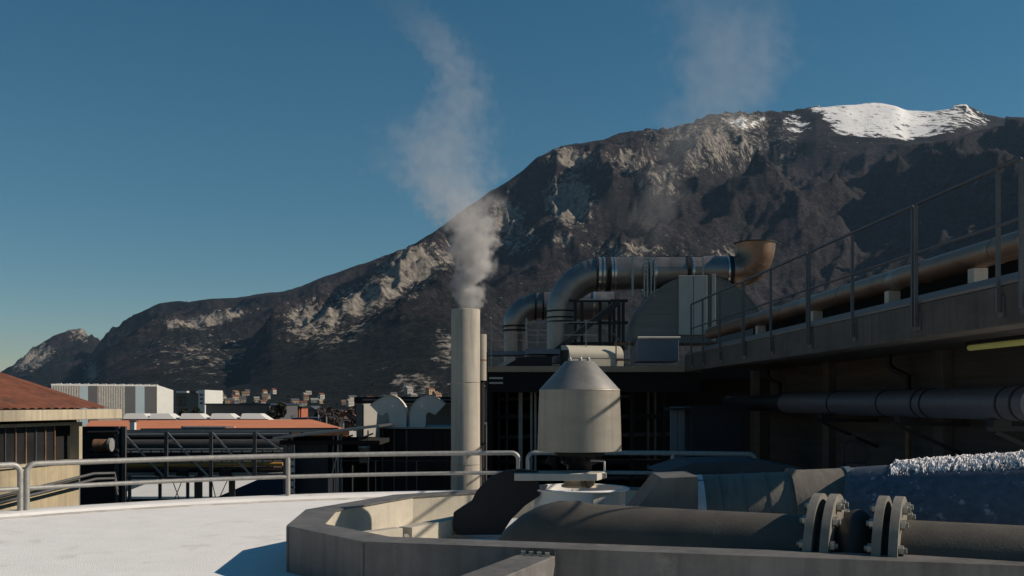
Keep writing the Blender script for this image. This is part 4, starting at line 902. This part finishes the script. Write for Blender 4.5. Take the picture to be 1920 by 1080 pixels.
tree('evergreen_tree', 'low dark evergreen between the skylights and the dark hall', 368, 120, 764, 16, 'round', 700, M['leaf'], 3, ybot=784)
tree('cypress_tree', 'dark narrow cypress rising behind the left cowl', 699, 90, 717, 6, 'cone', 500, M['leaf'], 4, ybot=760)
tree('cypress_tree', 'dark narrow cypress just left of the steam chimney', 842, 90, 722, 5, 'cone', 450, M['leaf'], 5, ybot=760)
for i, (q, d_, y_, hw_) in enumerate(((600,185,764,13),(618,200,762,13),(636,230,766,12),(654,185,766,12),(668,210,760,12),(586,240,764,11),(610,160,778,11),(628,150,782,11),(652,155,784,11),(668,145,782,10),(570,230,766,9))):
    lab = ('wide bare','tall bare','thin bare','low bare','spreading bare','small bare','short bare','squat bare','stunted bare','rough bare','far bare')[i]
    tree('bare_tree', lab+' winter tree, %s in the brown grove left of the pale penthouse' % ('number one','second','third','fourth','fifth','sixth','seventh','eighth','ninth','tenth','last')[i], q, d_, y_, hw_, 'round', 420, M['twig'], 20+i, 'bare winter trees in the valley', ybot=y_+26, size=.35)

# ------------------------------------------------------------------ valley town
rng = random.Random(5); pal = [(.42,.36,.28),(.40,.28,.17),(.46,.42,.36),(.34,.22,.16),(.30,.28,.26),(.44,.37,.25)]
pm = [mat('render_%d' % i, c_, .9, 0, .08, .2) for i, c_ in enumerate(pal)]; rm = [M['tile'], M['claddk'], M['rusty'], M['cladgrey']]
hs_ = []
for i in range(260):
    px_ = rng.choice([rng.uniform(395,500), rng.uniform(400,660), rng.uniform(560,860), rng.uniform(395,500)]); d_ = rng.uniform(900,1700)
    col_i = int(np.argmin(np.abs(pxs-px_))); row_i = int(np.argmin(np.abs(ds-d_))); gz = Z[row_i, col_i] if d_ > 750 else 0
    w_, h_, dp = rng.uniform(6,13), rng.uniform(4,7.5), rng.uniform(6,9)
    if not 738 < 755-(gz-CH)/d_*F < 762: continue
    x_ = (px_-960)/F*d_
    if any(abs(x_-a)+abs(d_-b2) < 24 for a, b2 in hs_) or len(hs_) > 85: continue
    hs_.append((x_, d_)); rz = rng.uniform(.3,.9); gz -= 3; h_ += 2.5
    hgt = h_+rng.choice([0,0,2.5])
    t = thing('house', (x_, d_, gz), 'small distant house in the valley town at the mountain foot', 'house', 'distant houses of the valley town')
    MB().box((x_, d_, gz+hgt/2), (w_, dp, hgt), rz).build('wall', pm[i%6], t)
    q = Matrix.Rotation(rz, 3, 'Z'); c = Vector((x_, d_, gz+hgt+.01)); hw_, hd_ = w_/2+.5, dp/2+.5
    MB().prism([c+q@Vector((-hw_,-hd_,0)), c+q@Vector((-hw_,hd_,0)), c+q@Vector((-hw_,0,2.6))], q@Vector((2*hw_,0,0))).build('roof', rm[rng.choice([0,0,1,2,1,3])], t)
    for s_ in (-.28, .12): 
        c2 = Vector((x_,d_,gz+hgt*.62))+q@Vector((w_*s_, -dp/2-.06, 0)); MB().box(c2, (1.4,.1,1.8), rz).build('window', M['glass'], t)

cr = leafmesh(0, 0, 1.5, 4.2, 6.5, 130, 'round', .9, 77); tk_ = MB().tube([(0,0,-2),(0,0,5)], [.35,.15], 5); first = None; rt_ = random.Random(12)
for i in range(75):
    px_ = rt_.uniform(395, 860); d_ = rt_.uniform(600, 1600); ci = int(np.argmin(np.abs(pxs-px_))); ri = int(np.argmin(np.abs(ds-d_))); gz = Z[ri, ci] if d_ > 750 else 0
    if 755-(gz-CH)/d_*F > 775 or 755-(gz-CH)/d_*F < 742: continue
    tt = thing('valley_tree', ((px_-960)/F*d_, d_, gz), 'small dark distant tree among the houses of the valley town', 'tree', 'distant trees among the town houses')
    if first is None:
        base_ = bpy.data.objects.new('tmp', None); c1 = cr.build('crown', M['leaf'], base_); c2 = tk_.build('trunk', M['bark'], base_); first = (c1, c2); c1.parent = tt; c2.parent = tt; bpy.data.objects.remove(base_)
    else:
        for q in first: o = q.copy(); COL.objects.link(o); o.parent = tt
    k_ = rt_.uniform(.6, 1.25); tt.scale = (k_, k_, k_*rt_.uniform(.8, 1.3)); tt.rotation_euler.z = rt_.uniform(0, 6)

# ------------------------------------------------------------------ steam
def plume(name, label, cy, rows, dens, step, seed, nscale, col=(.9,.87,.86), distort=.5, soft=.55):
    # rows: (py, centre px, half width px, density) from bottom to top, at distance cy
    z = np.array([CH+(755-r[0])/F*cy for r in rows]); cx = np.array([(r[1]-960)/F*cy for r in rows]); rw = np.array([r[2]/F*cy for r in rows]); dn = np.array([r[3] for r in rows])
    mb = MB(); mb.tube([(cx[i], cy, z[i]) for i in range(len(rows))], [r_*1.25 for r_ in rw], 20)
    m = bpy.data.materials.new(name); m.use_nodes = True; n, l = m.node_tree.nodes, m.node_tree.links; n.clear()
    out = n.new('ShaderNodeOutputMaterial'); pv = n.new('ShaderNodeVolumePrincipled'); l.new(pv.outputs[0], out.inputs['Volume'])
    pv.inputs['Color'].default_value = (*col, 1); pv.inputs['Anisotropy'].default_value = .1
    ge = n.new('ShaderNodeNewGeometry'); pos = ge.outputs['Position']
    def m2(op, a, b=None, c=None):
        x = n.new('ShaderNodeMath'); x.operation = op
        for i, q in enumerate((a, b, c)):
            if q is None: continue
            if isinstance(q, (int, float)): x.inputs[i].default_value = float(q)
            else: l.new(q, x.inputs[i])
        return x.outputs[0]
    def noise(sc, det, off):
        mp = n.new('ShaderNodeMapping'); mp.inputs['Location'].default_value = (off, off*.7, -off); l.new(pos, mp.inputs[0])
        t = n.new('ShaderNodeTexNoise'); t.inputs['Scale'].default_value = sc; t.inputs['Detail'].default_value = det; t.inputs['Roughness'].default_value = .55; l.new(mp.outputs[0], t.inputs['Vector']); return t
    s0 = n.new('ShaderNodeSeparateXYZ'); l.new(pos, s0.inputs[0])
    z0, z1 = float(z[0]), float(z[-1])
    zz = m2('DIVIDE', m2('SUBTRACT', s0.outputs[2], z0), z1-z0)
    def curve(vals):
        lo, hi = float(vals.min()), float(vals.max()); hi = hi if hi > lo else lo+1e-3
        f = n.new('ShaderNodeFloatCurve'); cu = f.mapping.curves[0]; xs_ = (z-z0)/(z1-z0); ys_ = (vals-lo)/(hi-lo)
        cu.points[0].location = (0, ys_[0]); cu.points[1].location = (1, ys_[-1])
        for i in range(1, len(vals)-1): cu.points.new(float(xs_[i]), float(ys_[i]))
        f.mapping.update(); l.new(zz, f.inputs['Value']); return m2('ADD', m2('MULTIPLY', f.outputs[0], hi-lo), lo)
    C_, R_, N_ = curve(cx), curve(rw), curve(dn)
    nd = noise(nscale, 3, seed); sp = n.new('ShaderNodeSeparateColor'); l.new(nd.outputs['Color'], sp.inputs[0])
    dx = m2('MULTIPLY', m2('MULTIPLY', m2('SUBTRACT', sp.outputs[0], .5), R_), distort*3.2); dy = m2('MULTIPLY', m2('MULTIPLY', m2('SUBTRACT', sp.outputs[1], .5), R_), distort*2)
    X_ = m2('DIVIDE', m2('SUBTRACT', m2('ADD', s0.outputs[0], dx), C_), R_); Y_ = m2('DIVIDE', m2('SUBTRACT', m2('ADD', s0.outputs[1], dy), cy), R_)
    rr_ = m2('SQRT', m2('ADD', m2('MULTIPLY', X_, X_), m2('MULTIPLY', Y_, Y_)))
    nf = noise(nscale*2.3, 5, seed+9).outputs[0]
    body = m2('SUBTRACT', m2('ADD', m2('SUBTRACT', 1.0, rr_), m2('MULTIPLY', nf, 1.5)), .75+soft*.35)
    mr = n.new('ShaderNodeMapRange'); mr.interpolation_type = 'SMOOTHSTEP'; mr.inputs[1].default_value = 0; mr.inputs[2].default_value = soft; l.new(body, mr.inputs[0])
    l.new(m2('MULTIPLY', m2('MULTIPLY', mr.outputs[0], N_), dens), pv.inputs['Density'])
    m.cycles.volume_step_rate = step
    o = mb.build(name, m); o['label'] = label; o['kind'] = 'stuff'; return o
plume('steam_plume', 'white steam rising from the tall pale chimney', 19.5,
  [(590,875,26,4.6),(560,880,34,4.2),(520,884,46,3.2),(470,886,58,2.3),(420,880,76,1.3),(380,862,104,.45),(330,834,134,.19),(280,820,150,.14),(230,840,122,.12),(180,862,84,.16),(130,856,72,.17),(80,822,74,.13),(30,778,78,.05),(-20,730,70,.01)], 1.6, .2, 3.3, 2.2)
plume('steam_wisp', 'thin drifting steam wisp before the snowy mountain', 30,
  [(480,1210,40,.0),(430,1222,60,.05),(370,1235,72,.09),(300,1262,84,.08),(240,1300,115,.08),(180,1350,150,.095),(120,1380,160,.10),(50,1360,165,.06),(-30,1330,160,.02)], 1.0, .25, 8.1, .9)
hz = MB().box((0, 4615, 1214), (15200, 9370, 2432)); hm = bpy.data.materials.new('haze'); hm.use_nodes = True; n, l = hm.node_tree.nodes, hm.node_tree.links; n.clear()
ho = n.new('ShaderNodeOutputMaterial'); hv = n.new('ShaderNodeVolumePrincipled'); hv.inputs['Color'].default_value = (.42,.68,1,1); hv.inputs['Density'].default_value = 1.6e-5
l.new(hv.outputs[0], ho.inputs['Volume']); h_ = hz.build('haze', hm); tag(h_, kind='stuff')
for o in COL.objects:
    if '_o' in o: del o['_o']
